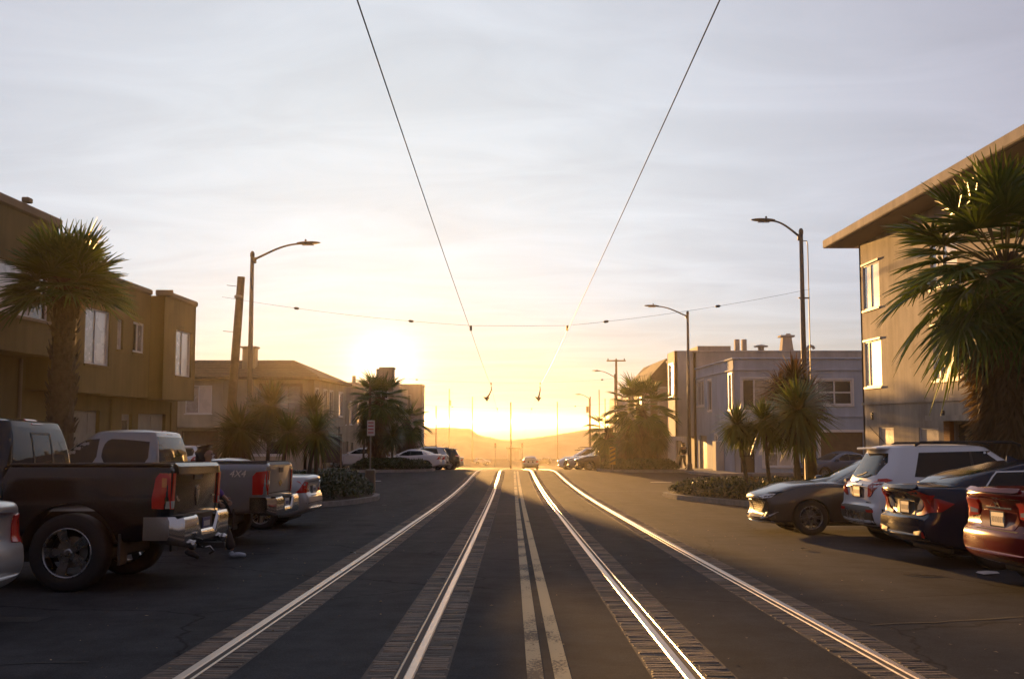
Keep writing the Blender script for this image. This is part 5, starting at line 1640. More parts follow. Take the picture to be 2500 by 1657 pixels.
# ---------- pickups
def pickup(kind, label, loc, rotz, mat):
    bed = 1.36; xr = -2.80
    sp = dict(x0=xr, x1=2.78, r_end=.05, n=60, crown=.004, zw=.5, kr=.010, kf=.13, blend=.5, pr=4,
        top=[(-2.9, bed), (-.98, bed), (-.93, 1.22), (1.0, 1.20), (1.15, 1.17), (2.0, 1.14), (2.6, 1.08), (2.8, 1.0)],
        bot=[(-2.9, .56), (-2.2, .50), (-1.0, .42), (1.2, .42), (2.4, .42), (2.8, .50)],
        wid=[(-2.9, .97), (-1.0, .985), (1.4, .985), (2.4, .97), (2.8, .93)], shoulder=[(-2.9, .955), (-1.0, .955), (-.9, .93), (1.1, .93), (2.8, .88)],
        rear=[(.5, .03), (1.30, .0), (1.38, .02)], front=[(.4, .05), (.9, .0), (1.1, .06), (1.2, .12)],
        arches=[(-1.70, .53), (1.87, .53)], aw=.99, az=.42, cuts=[((-2.70, -.80, .85), (-1.06, .80, 1.6))])
    gh = dict(z0=1.0, z1=1.86, rr=.10, rf=.22, kr=.03, kf=.10, xr=[(1.0, -.97), (1.3, -.96), (1.7, -.90), (1.86, -.84)], xf=[(1.0, 1.30), (1.2, 1.12), (1.6, .60), (1.86, .22)], w=[(1.0, .935), (1.2, .91), (1.5, .83), (1.86, .69)])
    c = Car('pickup_truck', label, 'pickup', loc, rotz, sp, gh, mat, 'pickups parked tail to the street')
    ram = kind == 'black'
    # glass
    rw = c.put('rear_window', 'car_glass', [(-.64, 1.79), (.64, 1.79), (.74, 1.37), (-.74, 1.37)], 'rear')
    if ram:
        for sy in (-.24, .24):
            c.put('sliding_frame', 'black_plastic', [(sy - .015, 1.38), (sy + .015, 1.38), (sy + .015, 1.73), (sy - .015, 1.73)], 'rear', .009, rw[0])
        c.put('sliding_frame', 'black_plastic', [(-.24, 1.71), (.24, 1.71), (.24, 1.735), (-.24, 1.735)], 'rear', .009, rw[0])
    c.put('high_brake_lamp', 'red_lamp', [(-.14, 1.83), (.14, 1.83), (.14, 1.885), (-.14, 1.885)], 'rear', .012)
    def rounded(pl): return [p for p in chaikin(pl + [pl[0]], 2)][:-1]
    side1 = [(-.78, 1.70), (-.35, 1.74), (-.02, 1.75), (-.02, 1.28), (-.80, 1.28)]
    side2 = [(.06, 1.75), (.32, 1.73), (.62, 1.50), (.78, 1.28), (.06, 1.28)]
    c.put('side_window', 'car_glass', rounded(side1) if not ram else side1, 'left', both=True)
    c.put('side_window', 'car_glass', rounded(side2) if not ram else side2, 'left', both=True)
    c.put('windscreen', 'car_glass', [(-.50, 1.78), (.50, 1.78), (.66, 1.27), (-.66, 1.27)], 'front')
    for x in (-.96, .02, .98):
        c.gap([(x, 1.23), (x - .01, .55)], 'left', .012, both=True)
    # tailgate
    c.gap([(-.80, 1.35), (-.80, .68), (.80, .68), (.80, 1.35)], 'rear', .014)
    if ram:
        c.put('tailgate_spoiler', mat, [(-.80, 1.26), (.80, 1.26), (.80, 1.355), (-.80, 1.355)], 'rear', .035)
        c.put('tailgate_handle', 'black_plastic', [(-.15, 1.19), (.15, 1.19), (.15, 1.245), (-.15, 1.245)], 'rear', .012)
        # shield badge with a horned head, drawn as plain relief
        sh = c.put('badge', 'chrome', [(-.065, 1.10), (0, 1.125), (.065, 1.10), (.06, .99), (0, .885), (-.06, .99)], 'rear', .012)
        c.put('badge_inlay', 'black_plastic', [(-.045, 1.085), (0, 1.10), (.045, 1.085), (.04, .995), (0, .915), (-.04, .995)], 'rear', .015, sh[0])
        c.put('badge_head', 'chrome', [(-.016, 1.07), (.016, 1.07), (.010, .955), (-.010, .955)], 'rear', .018, sh[0])
        for sd in (-1, 1):
            c.put('badge_horn', 'chrome', [(sd * .014, 1.075), (sd * .036, 1.06), (sd * .038, 1.03), (sd * .026, 1.02), (sd * .024, 1.045), (sd * .014, 1.055)], 'rear', .018, sh[0])
        c.put('script_badge', 'chrome', [(.62, .97), (.70, .995), (.74, 1.03), (.76, 1.005), (.72, .965), (.66, .955)], 'rear', .008)
        c.put('script_badge', 'chrome', [(-.70, .975), (-.60, .975), (-.60, .995), (-.70, .995)], 'rear', .008)
    else:
        c.put('tailgate_cap', 'black_plastic', [(-.80, 1.315), (.80, 1.315), (.80, 1.36), (-.80, 1.36)], 'rear', .012)
        c.put('tailgate_handle', 'black_plastic', [(-.15, 1.19), (.15, 1.19), (.15, 1.27), (-.15, 1.27)], 'rear', .01)
        b = c.put('badge', simple('gold_badge', (.55, .38, .10), .25, metal=1), [(-.11, 1.035), (-.04, 1.035), (-.03, 1.065), (.03, 1.065), (.04, 1.035), (.11, 1.035), (.10, .985), (.04, .985), (.03, .955), (-.03, .955), (-.04, .985), (-.10, .985)], 'rear', .01)
        c.gap([(-.78, .86), (.78, .86)], 'rear', .012)
        for sd in (1, -1):
            me = txt_mesh('4X4', .155, .004, .25); me.materials.append(M['plate'])
            hy = c.bvh.ray_cast(Vector((-2.30, sd * 9, 1.175)), Vector((0, -sd, 0)))[0]
            o = link_mesh('lettering', me, c.root, (-2.30, hy.y + sd * .008, 1.175), (math.pi / 2, 0, math.pi if sd > 0 else 0))
    # tail lamps wrap the corner
    zl, zh = (.88, 1.27) if ram else (.84, 1.235)
    if ram: tl = [(xr - .05, zl), (xr + .20, zl + .01), (xr + .205, zl + .12), (xr + .17, zh - .05), (xr + .13, zh), (xr - .05, zh)]
    else: tl = [(xr - .05, zl), (xr + .245, zl), (xr + .25, zh - .10), (xr + .19, zh - .03), (xr - .05, zh)]
    for sd, ax in ((1, 'left'), (-1, 'right')):
        lp = c.put('tail_lamp', 'red_lamp', tl, ax, .012)
        rr_ = c.put('tail_lamp_face', 'red_lamp', [(sd * .83, zl), (sd * .985, zl), (sd * .985, zh), (sd * .83, zh)], 'rear', .012, lp[0])
        if ram:
            c.put('reversing_lens', 'clear_lamp', [(sd * .84, zl + .01), (sd * .965, zl + .01), (sd * .965, zl + .09), (sd * .84, zl + .09)], 'rear', .017, lp[0])
            c.put('lens_ring', 'amber_lamp', [(xr + .05, zh - .15), (xr + .10, zh - .15), (xr + .10, zh - .05), (xr + .05, zh - .05)], ax, .016, lp[0])
        else:
            c.put('reversing_lens', 'clear_lamp', [(sd * .84, zl + .17), (sd * .965, zl + .17), (sd * .965, zl + .24), (sd * .84, zl + .24)], 'rear', .017, lp[0])
    # bumper: chrome step bumper with a dark centre
    mb = MB()
    secs = []
    zt, zb = .80, .50
    ys_ = [-1.0, -.97, -.86, -.45, -.40, -.26, -.22, .22, .26, .40, .45, .86, .97, 1.0]
    for y in ys_:
        a = abs(y)
        back = xr - .14 + (0 if a < .85 else (a - .85) * .9)
        top = zt if a > .42 else (zt if not ram else zt - .0)
        if a < .28: top = .62
        bot = zb + (.05 if a > .9 else 0)
        fw_ = xr + .12 + (.16 if a > .9 else 0)
        secs.append([(back + .02, y, bot), (back, y, bot + .05), (back, y, top - .05), (back + .025, y, top), (fw_, y, top), (fw_, y, bot)])
    for i in range(len(secs) - 1):
        mb.add(secs[i] + secs[i + 1], [(k, k + 6, (k + 1) % 6 + 6, (k + 1) % 6) for k in range(6)])
    mb.add(secs[0], [tuple(range(6))]); mb.add(secs[-1], [tuple(reversed(range(6)))])
    bp = c.part('rear_bumper', 'chrome', mb)
    bm_ = bp.data; smooth_by_angle(bp, 30)
    mb = MB(); mb.box((xr - .10, -.275, .56), (xr + .04, .275, .80)); c.part('plate_recess', 'black_plastic', mb, bp)
    mb = MB(); mb.bbox((xr - .115, -.15, .60), (xr - .102, .15, .75), .004); pl = c.part('number_plate', 'plate_ink' if ram else 'plate', mb)
    for k in range(6):
        mb = MB(); mb.box((xr - .118, -.11 + k * .04, .65), (xr - .1155, -.09 + k * .04, .71)); c.part('character', 'plate' if ram else 'plate_ink', mb, pl)
    mb = MB(); mb.box((xr - .13, -.36, .802), (xr + .1, .36, .812)); c.part('step_pad', 'black_plastic', mb, bp)
    mb = MB(); mb.box((xr - .13, .46, .802), (xr + .1, .93, .812)); c.part('step_pad', 'black_plastic', mb, bp)
    if ram:
        for yy in (.55, -.55):
            mb = MB(); mb.tube([(xr + .2, yy, .52), (xr - .16, yy, .47)], .045, 12); c.part('exhaust_tip', 'chrome', mb)
        mb = MB(); mb.bbox((xr - .34, -.03, .40), (xr - .02, .03, .46), .008); hb = c.part('tow_bar', 'black_plastic', mb)
        mb = MB(); mb.lathe([(0, .10), (.02, .10), (.022, .12), (.036, .14), (.04, .16), (.036, .185), (0, .20)], (xr - .32, 0, .36), 'z', 14); c.part('tow_ball', 'chrome', mb, hb, True)
        ch = MB(); ch.tube([(xr - .05, .10, .45), (xr - .12, .13, .40), (xr - .20, .12, .42), (xr - .24, .09, .36), (xr - .18, .07, .33)], .012, 6); c.part('safety_loop', 'chrome', ch, hb)
    mb = MB(); mb.bbox((-2.0, -.75, .30), (1.5, .75, .46), .03); c.part('chassis', 'black_plastic', mb)
    mb = MB(); mb.tube([(-1.7, -.85, .41), (-1.7, .85, .41)], .08, 10); mb.lathe([(0, -.14), (.15, -.1), (.15, .1), (0, .14)], (-1.7, 0, .41), 'y', 14); c.part('rear_axle', 'black_plastic', mb)
    for sd in (1, -1):
        mb = MB(); mb.bbox((-2.27, min(sd * .74, sd * .97), .28), (-2.24, max(sd * .74, sd * .97), .62), .008); c.part('mud_flap', 'black_plastic', mb)
        c.put('door_handle', 'chrome' if not ram else mat, [(.72, 1.06), (.90, 1.06), (.90, 1.095), (.72, 1.095)], 'left' if sd > 0 else 'right', .03)
        c.put('headlamp', 'clear_lamp', [(sd * .62, .88), (sd * .92, .88), (sd * .92, 1.05), (sd * .62, 1.05)], 'front', .01)
    c.put('grille', 'black_plastic', [(-.58, .70), (.58, .70), (.58, 1.04), (-.58, 1.04)], 'front', .01)
    c.mirror(.78, .92, 1.33, 'black_plastic')
    if ram: c.wheels((-1.70, 1.87), .86, .42, .275, .27, 5)
    else: c.wheels((-1.70, 1.87), .86, .40, .23, .27, 5)
    # bed floor stays from the cut; rails get caps
    for sd in (1, -1):
        mb = MB(); mb.bbox((xr + .03, min(sd * .80, sd * .925), bed + .001), (-1.0, max(sd * .80, sd * .925), bed + .022), .008); c.part('bed_rail_cap', 'black_plastic', mb)
    return c

M['paint_black'] = simple('black_paint', (.005, .0065, .009), .12, coat=.0, spec=.5)
M['paint_grey'] = paint('grey_metallic_paint', (.20, .21, .225), .5, .3)
M['paint_silver'] = paint('silver_paint', (.42, .42, .42), .5, .3)
M['paint_gunmetal'] = paint('gunmetal_paint', (.05, .05, .053), .5, .25)
M['paint_white'] = paint('white_paint_car', (.74, .76, .78), .0, .3)
M['paint_navy'] = paint('navy_paint', (.010, .015, .034), .0, .35)
M['paint_red'] = paint('red_paint', (.14, .004, .006), .0, .4)
M['paint_blue'] = paint('blue_paint', (.03, .05, .10), .3, .3)
pickup('black', 'black pickup with chrome bumper and shield badge, nearest on the left', (-6.52, 12.2, g(12.2)), math.pi, M['paint_black'])
pickup('grey', 'grey pickup with 4X4 lettering behind the black pickup', (-6.78, 17.75, g(17.75)), math.pi, M['paint_grey'])

# ---------- passenger cars
def sedan_specs(L=4.65, W=1.80, deck=1.08, H=1.42, wb=2.70, fo=.92, fast=False, suv=False, nose=.70, hood=.93, belt=.94):
    x1 = L / 2; x0 = -L / 2
    fa = x1 - fo; ra = fa - wb
    w = W / 2
    if suv:
        top = [(x0, 1.02), (x0 + .3, 1.06), (ra + .5, 1.04), (fa - .6, .99), (fa - .2, 1.0), (x1 - .5, .93), (x1 - .12, .80), (x1, .72)]
    else:
        top = [(x0, deck - .03), (x0 + .12, deck), (x0 + .5, deck + .005), (ra + .35, deck - .05), (ra + .9, belt), (fa - .75, belt), (fa - .35, hood), (fa + .35, hood - .06), (x1 - .18, nose + .05), (x1, nose - .03)]
    sp = dict(x0=x0, x1=x1, r_end=.07, n=48, crown=.03, zw=.52, kr=.16 if not suv else .10, kf=.26, blend=.75, pr=2.3, pf=2.2,
        top=top, bot=[(x0, .34), (x0 + .35, .24), (ra, .20), (fa, .18), (x1 - .3, .18), (x1, .24)],
        wid=[(x0, w * .95), (x0 + .4, w * .985), (ra, w), (0, w), (fa, w), (x1 - .35, w * .97), (x1, w * .90)],
        shoulder=[(x0, .86), (x0 + .5, .885), (ra + .3, .91), (0, .93), (fa - .3, .90), (fa + .4, .82), (x1, .78)],
        rear=[(.2, .16), (.36, .05), (.52, .0), (.66, .015), (.72, .055), (.9, .07), (deck, .03), (deck + .1, .02)] if not suv else [(.2, .14), (.4, .02), (.6, .0), (.68, .05), (.9, .06), (1.1, .08)],
        front=[(.15, .10), (.26, .0), (.5, .01), (.62, .03), (.78, .16), (.95, .3)], arches=[(ra, .355), (fa, .355)] if not suv else [(ra, .385), (fa, .385)], aw=w, az=.32 if not suv else .34)
    if suv:
        gh = dict(z0=.90, z1=H - .05, rr=.26, rf=.24, kr=.10, kf=.16, xr=[(.90, x0 + .12), (1.1, x0 + .16), (1.35, x0 + .30), (H - .05, x0 + .44)], xf=[(.90, fa - .05), (1.1, fa - .38), (1.4, fa - .95), (H - .05, fa - 1.25)], w=[(.90, w * .94), (1.05, w * .91), (1.3, w * .82), (H - .05, w * .68)])
    else:
        b = x0 + (.32 if fast else .62)
        gh = dict(z0=.84, z1=H - .05, rr=.20, rf=.26, kr=.12, kf=.22, xr=[(.84, b - .10), (deck - .02, b + .12), (1.2, b + (.42 if fast else .36)), (H - .05, b + (1.12 if fast else .92))],
                  xf=[(.84, fa - .10), (.95, fa - .36), (1.2, fa - .92), (H - .05, fa - 1.38)], w=[(.84, w * .93), (.95, w * .90), (1.2, w * .76), (H - .05, w * .62)])
    return sp, gh, dict(x0=x0, x1=x1, fa=fa, ra=ra, w=w, H=H, deck=deck)

def sedan_common(c, d, suv=False, spokes=10, twin=False, rimmat='satin', wr=None):
    H, w, ra, fa, x0, x1, deck = d['H'], d['w'], d['ra'], d['fa'], d['x0'], d['x1'], d['deck']
    xr = lambda z: tab(c.gh['xr'], z); xf = lambda z: tab(c.gh['xf'], z)
    zt = H - .13
    if suv:
        zb = 1.10
        c.put('rear_window', 'car_glass', [(-w * .60, H - .15), (w * .60, H - .15), (w * .70, H - .30), (w * .66, 1.16), (w * .3, 1.10), (-w * .3, 1.10), (-w * .66, 1.16), (-w * .70, H - .30)], 'rear')
        side = [(xr(zb) + .62, zb + .03), (xr(zt) + .52, zt - .01), (0, zt + .02), (xf(zt) - .22, zt - .03), (xf(1.25) - .38, 1.25), (xf(zb) - .40, zb), (0, zb - .03)]
        c.put('side_window', 'car_glass', side, 'left', both=True)
        for x in (-.38, .45):
            c.put('door_pillar', 'black_plastic', [(x - .03, zb), (x + .03, zb), (x + .02, zt + .01), (x - .02, zt + .01)], 'left', .008, both=True)
    else:
        zb = .98
        c.put('rear_window', 'car_glass', [(-w * .56, zt - .01), (w * .56, zt - .01), (w * .74, deck + .035), (-w * .74, deck + .035)], 'rear')
        side = [(xr(zb) + .55, zb + .04), (xr(1.2) + .34, 1.19), (xr(zt) + .10, zt - .03), (-.1, zt), (xf(zt) - .14, zt - .04), (xf(1.15) - .30, 1.15), (xf(zb) - .38, zb - .005), (0, zb - .02)]
        c.put('side_window', 'car_glass', side, 'left', both=True)
        c.put('door_pillar', 'black_plastic', [(-.22, zb - .01), (-.15, zb - .01), (-.19, zt), (-.25, zt)], 'left', .008, both=True)
        c.put('window_trim', 'chrome', line_poly([side[0], side[1], side[2], side[3], side[4]], .018), 'left', .007, both=True)
    c.put('windscreen', 'car_glass', [(-w * .48, zt - .01), (w * .48, zt - .01), (w * .70, .99 if not suv else 1.07), (-w * .70, .99 if not suv else 1.07)], 'front')
    for x in (-.78 if not suv else -.85, -.12, fa - .42):
        c.gap([(x, .90 if not suv else 1.02), (x + .02, .55), (x - .01, .30)], 'left', both=True)
    for x in (-.60, .25):
        c.put('door_handle', c.mat, [(x, .83 if not suv else .92), (x + .18, .83 if not suv else .92), (x + .18, .86 if not suv else .95), (x, .86 if not suv else .95)], 'left', .025, both=True)
    c.put('sill_trim', 'black_plastic', [(ra + .4, .17), (fa - .4, .17), (fa - .42, .26), (ra + .42, .26)], 'left', .006, both=True)
    c.mirror(fa - .72, w * .90, 1.0 if not suv else 1.10)
    mb = MB(); mb.bbox((x0 + .5, -w * .75, .16), (x1 - .5, w * .75, .27), .03); c.part('underbody', 'black_plastic', mb)
    R_ = wr or (.325 if not suv else .345)
    c.wheels((ra, fa), w - .115, R_, R_ * .68, .21, spokes, rimmat, twin)

def fin(c, x, z):
    mb = MB(); mb.add([(x - .10, -.02, z - .02), (x - .10, .02, z - .02), (x + .10, .02, z - .02), (x + .10, -.02, z - .02), (x - .085, -.006, z + .06), (x - .085, .006, z + .06), (x - .03, .006, z + .05), (x - .03, -.006, z + .05)], [(0, 1, 5, 4), (1, 2, 6, 5), (2, 3, 7, 6), (3, 0, 4, 7), (4, 5, 6, 7)])
    c.part('antenna_fin', c.mat, mb)

# navy fastback sedan with C-shaped lamps
sp, gh, d = sedan_specs(4.64, 1.80, 1.06, 1.41, 2.70, .92, fast=True)
sp['rear'] = [(.2, .20), (.32, .05), (.50, .0), (.62, .01), (.66, .07), (.85, .10), (1.0, .02), (1.08, .0)]
civic = Car('sedan', 'navy fastback sedan with C shaped tail lamps, tail to the street', 'car', (7.62, 14.35, g(14.35)), R(0), sp, gh, M['paint_navy'], 'cars parked square to the right kerb')
c = civic; sedan_common(c, d); fin(c, -.62, 1.41)
for sd, ax in ((1, 'left'), (-1, 'right')):
    lp = c.put('tail_lamp', 'red_lamp', [(sd * .40, .985), (sd * .62, 1.01), (sd * .88, .93), (sd * .88, .74), (sd * .62, .68), (sd * .42, .665), (sd * .42, .70), (sd * .58, .73), (sd * .66, .80), (sd * .62, .92), (sd * .40, .955)], 'rear', .014)
    c.put('tail_lamp_side', 'red_lamp_deep', [(-2.30, .95), (-2.02, .90), (-1.84, .84), (-2.0, .74), (-2.30, .70)], ax, .010, lp[0])
    c.put('clear_lens', 'clear_lamp', [(sd * .42, .80), (sd * .56, .90), (sd * .62, .88), (sd * .60, .80), (sd * .54, .75), (sd * .42, .74)], 'rear', .012, lp[0])
    c.put('bumper_vent', 'black_plastic', [(sd * .48, .46), (sd * .80, .50), (sd * .80, .36), (sd * .50, .35)], 'rear', .006)
    c.put('reflector', 'red_lamp', [(sd * .73, .40), (sd * .77, .40), (sd * .77, .47), (sd * .73, .47)], 'rear', .014)
c.put('deck_lip', M['paint_navy'], [(-.62, 1.02), (.62, 1.02), (.60, 1.055), (-.60, 1.055)], 'rear', .035)
c.put('badge', 'chrome', [(-.05, .955), (-.03, .955), (-.03, .925), (.03, .925), (.03, .955), (.05, .955), (.05, .875), (.03, .875), (.03, .905), (-.03, .905), (-.03, .875), (-.05, .875)], 'rear', .012)
c.put('plate_recess', 'black_plastic', [(-.30, .86), (.30, .86), (.34, .68), (-.34, .68)], 'rear', .004)
c.plate('rear', .77, .012, frame='chrome')
c.gap([(-.36, .66), (.36, .66)], 'rear')

# red sedan at the right edge
sp, gh, d = sedan_specs(4.55, 1.76, 1.10, 1.45, 2.65, .92)
sp['rear'] = [(.2, .16), (.34, .03), (.50, .0), (.64, .02), (.70, .07), (.9, .085), (1.05, .03), (1.12, .02)]
c = Car('sedan', 'red sedan at the right edge with chrome plate surround', 'car', (7.47, 11.35, g(11.35)), R(0), sp, gh, M['paint_red'], 'cars parked square to the right kerb')
sedan_common(c, d); fin(c, -.75, 1.45)
for sd, ax in ((1, 'left'), (-1, 'right')):
    lp = c.put('tail_lamp', 'red_lamp', [(sd * .46, .97), (sd * .86, 1.0), (sd * .88, .80), (sd * .70, .77), (sd * .48, .80)], 'rear', .012)
    c.put('tail_lamp_side', 'red_lamp', [(-2.25, 1.0), (-1.98, .98), (-1.92, .92), (-2.02, .84), (-2.25, .80)], ax, .010, lp[0])
    c.put('clear_lens', 'clear_lamp', [(sd * .50, .86), (sd * .68, .88), (sd * .68, .82), (sd * .50, .82)], 'rear', .016, lp[0])
c.put('deck_lip', M['paint_red'], [(-.60, 1.06), (.60, 1.06), (.58, 1.095), (-.58, 1.095)], 'rear', .03)
c.put('badge', 'chrome', [(-.05, .985), (-.03, .985), (-.03, .955), (.03, .955), (.03, .985), (.05, .985), (.05, .90), (.03, .90), (.03, .932), (-.03, .932), (-.03, .90), (-.05, .90)], 'rear', .012)
c.put('plate_recess', M['paint_red'], [(-.40, .86), (.40, .86), (.46, .76), (.38, .67), (-.38, .67), (-.46, .76)], 'rear', .005)
c.put('plate_garnish', 'chrome', [(-.30, .885), (.30, .885), (.30, .905), (-.30, .905)], 'rear', .012)
c.plate('rear', .775, .012, frame='chrome')
c.gap([(-.48, .655), (.48, .655)], 'rear')

# white compact SUV
sp, gh, d = sedan_specs(4.28, 1.77, 1.06, 1.66, 2.56, .88, suv=True)
c = Car('compact_suv', 'white compact SUV with black roof rails, tail to the street', 'car', (7.92, 17.55, g(17.55)), R(0), sp, gh, M['paint_white'], 'cars parked square to the right kerb')
sedan_common(c, d, suv=True)
for sd, ax in ((1, 'left'), (-1, 'right')):
    lp = c.put('tail_lamp', 'red_lamp_deep', [(sd * .50, .80), (sd * .56, .97), (sd * .68, 1.06), (sd * .84, 1.08), (sd * .82, .98), (sd * .72, .86), (sd * .60, .80)], 'rear', .014)
    c.put('tail_lamp_side', 'red_lamp', [(-2.05, .92), (-1.98, .99), (-1.72, 1.07), (-1.80, 1.10), (-2.02, 1.08)], ax, .012, lp[0])
    c.put('clear_lens', 'clear_lamp', [(sd * .66, 1.0), (sd * .72, 1.045), (sd * .82, 1.055), (sd * .78, 1.01)], 'rear', .018, lp[0])
    c.put('reflector', 'red_lamp', [(sd * .52, .59), (sd * .80, .60), (sd * .80, .555), (sd * .56, .55)], 'rear', .016)
    mb = MB(); zr = 1.66
    mb.tube([(-1.25, sd * .56, zr - .02), (-1.15, sd * .56, zr + .03), (.35, sd * .56, zr + .035), (.5, sd * .56, zr - .01)], [.022, .024, .024, .02], 8); c.part('roof_rail', 'black_plastic', mb, smooth=True)
c.put('bumper_cladding', 'black_plastic', [(-.85, .30), (.85, .30), (.85, .61), (.6, .64), (-.6, .64), (-.85, .61)], 'rear', .010)
c.put('skid_plate', 'satin', [(-.42, .36), (.42, .36), (.50, .55), (-.50, .55)], 'rear', .018)
c.put('plate_recess', 'satin', [(-.30, .98), (.30, .98), (.30, .78), (-.30, .78)], 'rear', .006)
c.put('plate_garnish', 'chrome', [(-.32, .98), (.32, .98), (.32, 1.005), (-.32, 1.005)], 'rear', .016)
c.plate('rear', .875, .012, frame='satin')
mb = MB(); mb.bbox((-1.86, -.50, 1.575), (-1.50, .50, 1.615), .012); c.part('roof_spoiler', M['paint_white'], mb)
c.put('badge', 'chrome', [(-.03, 1.06), (0, 1.075), (.03, 1.06), (.03, 1.03), (0, 1.015), (-.03, 1.03)], 'rear', .012)
c.put('script_badge', 'satin', [(-.62, .70), (-.40, .70), (-.40, .715), (-.62, .715)], 'rear', .008)
mb = MB(); mb.tube([(-1.55, 0, 1.70), (-1.80, 0, 1.98)], [.008, .003], 6); c.part('aerial', 'black_plastic', mb)
mb = MB(); mb.tube([(-2.02, .03, 1.13), (-2.0, -.20, 1.16), (-1.98, -.34, 1.20)], .012, 6); c.part('rear_wiper', 'black_plastic', mb)
c.put('wheel_arch_trim', 'black_plastic', [(d['ra'] + math.cos(R(a)) * r_, .34 + math.sin(R(a)) * r_) for a, r_ in [(k, .445) for k in range(-5, 186, 15)] + [(k, .392) for k in range(185, -6, -15)]], 'left', .010, both=True)
c.put('wheel_arch_trim', 'black_plastic', [(d['fa'] + math.cos(R(a)) * r_, .34 + math.sin(R(a)) * r_) for a, r_ in [(k, .445) for k in range(-5, 186, 15)] + [(k, .392) for k in range(185, -6, -15)]], 'left', .010, both=True)

# gunmetal sedan backed in, nose to the street
sp, gh, d = sedan_specs(4.86, 1.84, 1.08, 1.45, 2.83, .95, nose=.74, hood=.97, belt=.95)
sp['front'] = [(.15, .12), (.24, .0), (.45, .04), (.60, .02), (.74, .0), (.86, .10), (1.0, .3)]
c = Car('sedan', 'gunmetal sedan backed in with its nose to the street', 'car', (7.08, 20.25, g(20.25)), math.pi, sp, gh, M['paint_gunmetal'], 'cars parked square to the right kerb')
sedan_common(c, d, spokes=8, twin=True)
gr = c.put('grille', 'black_plastic', [(-.52, .70), (.52, .70), (.46, .52), (.30, .42), (-.30, .42), (-.46, .52)], 'front', .008)
for k in range(6):
    z = .45 + k * .042
    hw = .34 + .035 * k
    c.put('grille_bar', 'satin', [(-hw, z), (hw, z), (hw, z + .010), (-hw, z + .010)], 'front', .014, gr[0])
c.put('grille_surround', 'chrome', line_poly([(-.60, .70), (-.50, .53), (-.32, .41), (0, .40), (.32, .41), (.50, .53), (.60, .70)], .03), 'front', .018)
c.put('badge', 'chrome', [(-.07, .66), (-.04, .68), (.04, .68), (.07, .66), (.06, .60), (0, .57), (-.06, .60)], 'front', .022)
for sd, ax in ((1, 'left'), (-1, 'right')):
    hl_ = c.put('headlamp', 'clear_lamp', [(sd * .50, .70), (sd * .62, .735), (sd * .86, .76), (sd * .87, .70), (sd * .62, .665)], 'front', .010)
    c.put('headlamp_side', 'car_glass', [(2.30, .70), (2.28, .77), (1.98, .80), (2.02, .74)], ax, .010, hl_[0])
    c.put('fog_recess', 'black_plastic', [(sd * .60, .40), (sd * .84, .44), (sd * .84, .30), (sd * .56, .28)], 'front', .006)
    c.put('air_blade', 'satin', line_poly([(sd * .58, .30), (sd * .78, .33), (sd * .86, .42)], .025), 'front', .016)
c.put('chin_splitter', 'chrome', line_poly([(-.80, .245), (-.4, .225), (.4, .225), (.80, .245)], .03), 'front', .02)
c.put('lower_intake', 'black_plastic', [(-.48, .38), (.48, .38), (.52, .28), (-.52, .28)], 'front', .006)

# silver sedan behind the grey pickup
sp, gh, d = sedan_specs(4.60, 1.72, 1.05, 1.42, 2.65, .92)
silver = Car('sedan', 'silver sedan parked between the grey pickup and the left bulb', 'car', (-6.33, 21.65, g(21.65)), math.pi, sp, gh, M['paint_silver'], 'cars parked tail to the left side of the street')
c = silver; sedan_common(c, d)
for sd, ax in ((1, 'left'), (-1, 'right')):
    lp = c.put('tail_lamp', 'red_lamp', [(sd * .52, .74), (sd * .60, .93), (sd * .84, .96), (sd * .86, .72)], 'rear', .012)
    c.put('tail_lamp_side', 'red_lamp', [(-2.30, .95), (-2.12, .94), (-2.02, .78), (-1.94, .72), (-2.30, .72)], ax, .010, lp[0])
    c.put('clear_lens', 'clear_lamp', [(sd * .54, .80), (sd * .58, .93), (sd * .66, .94), (sd * .62, .80)], 'rear', .016, lp[0])
c.put('plate_recess', 'black_plastic', [(-.30, .86), (.30, .86), (.32, .70), (-.32, .70)], 'rear', .005)
c.plate('rear', .78, .01)
c.put('bumper_line', 'black_plastic', line_poly([(-.8, .52), (.8, .52)], .014), 'rear', .004)
c.gap([(-.46, .66), (.46, .66)], 'rear')

# pale car at the left edge
sp, gh, d = sedan_specs(4.45, 1.74, 1.06, 1.44, 2.62, .90)
c = Car('sedan', 'pale silver car cut by the left edge, nearest the viewer', 'car', (-6.50, 8.5, g(8.5)), math.pi, sp, gh, M['paint_silver'], 'cars parked tail to the left side of the street')
sedan_common(c, d)
for sd, ax in ((1, 'left'), (-1, 'right')):
    lp = c.put('tail_lamp', 'red_lamp', [(sd * .60, .70), (sd * .62, .94), (sd * .84, .96), (sd * .86, .68)], 'rear', .012)
    c.put('tail_lamp_side', 'red_lamp', [(-2.20, .95), (-2.0, .94), (-1.95, .80), (-2.20, .70)], ax, .010, lp[0])
c.plate('rear', .78, .01)

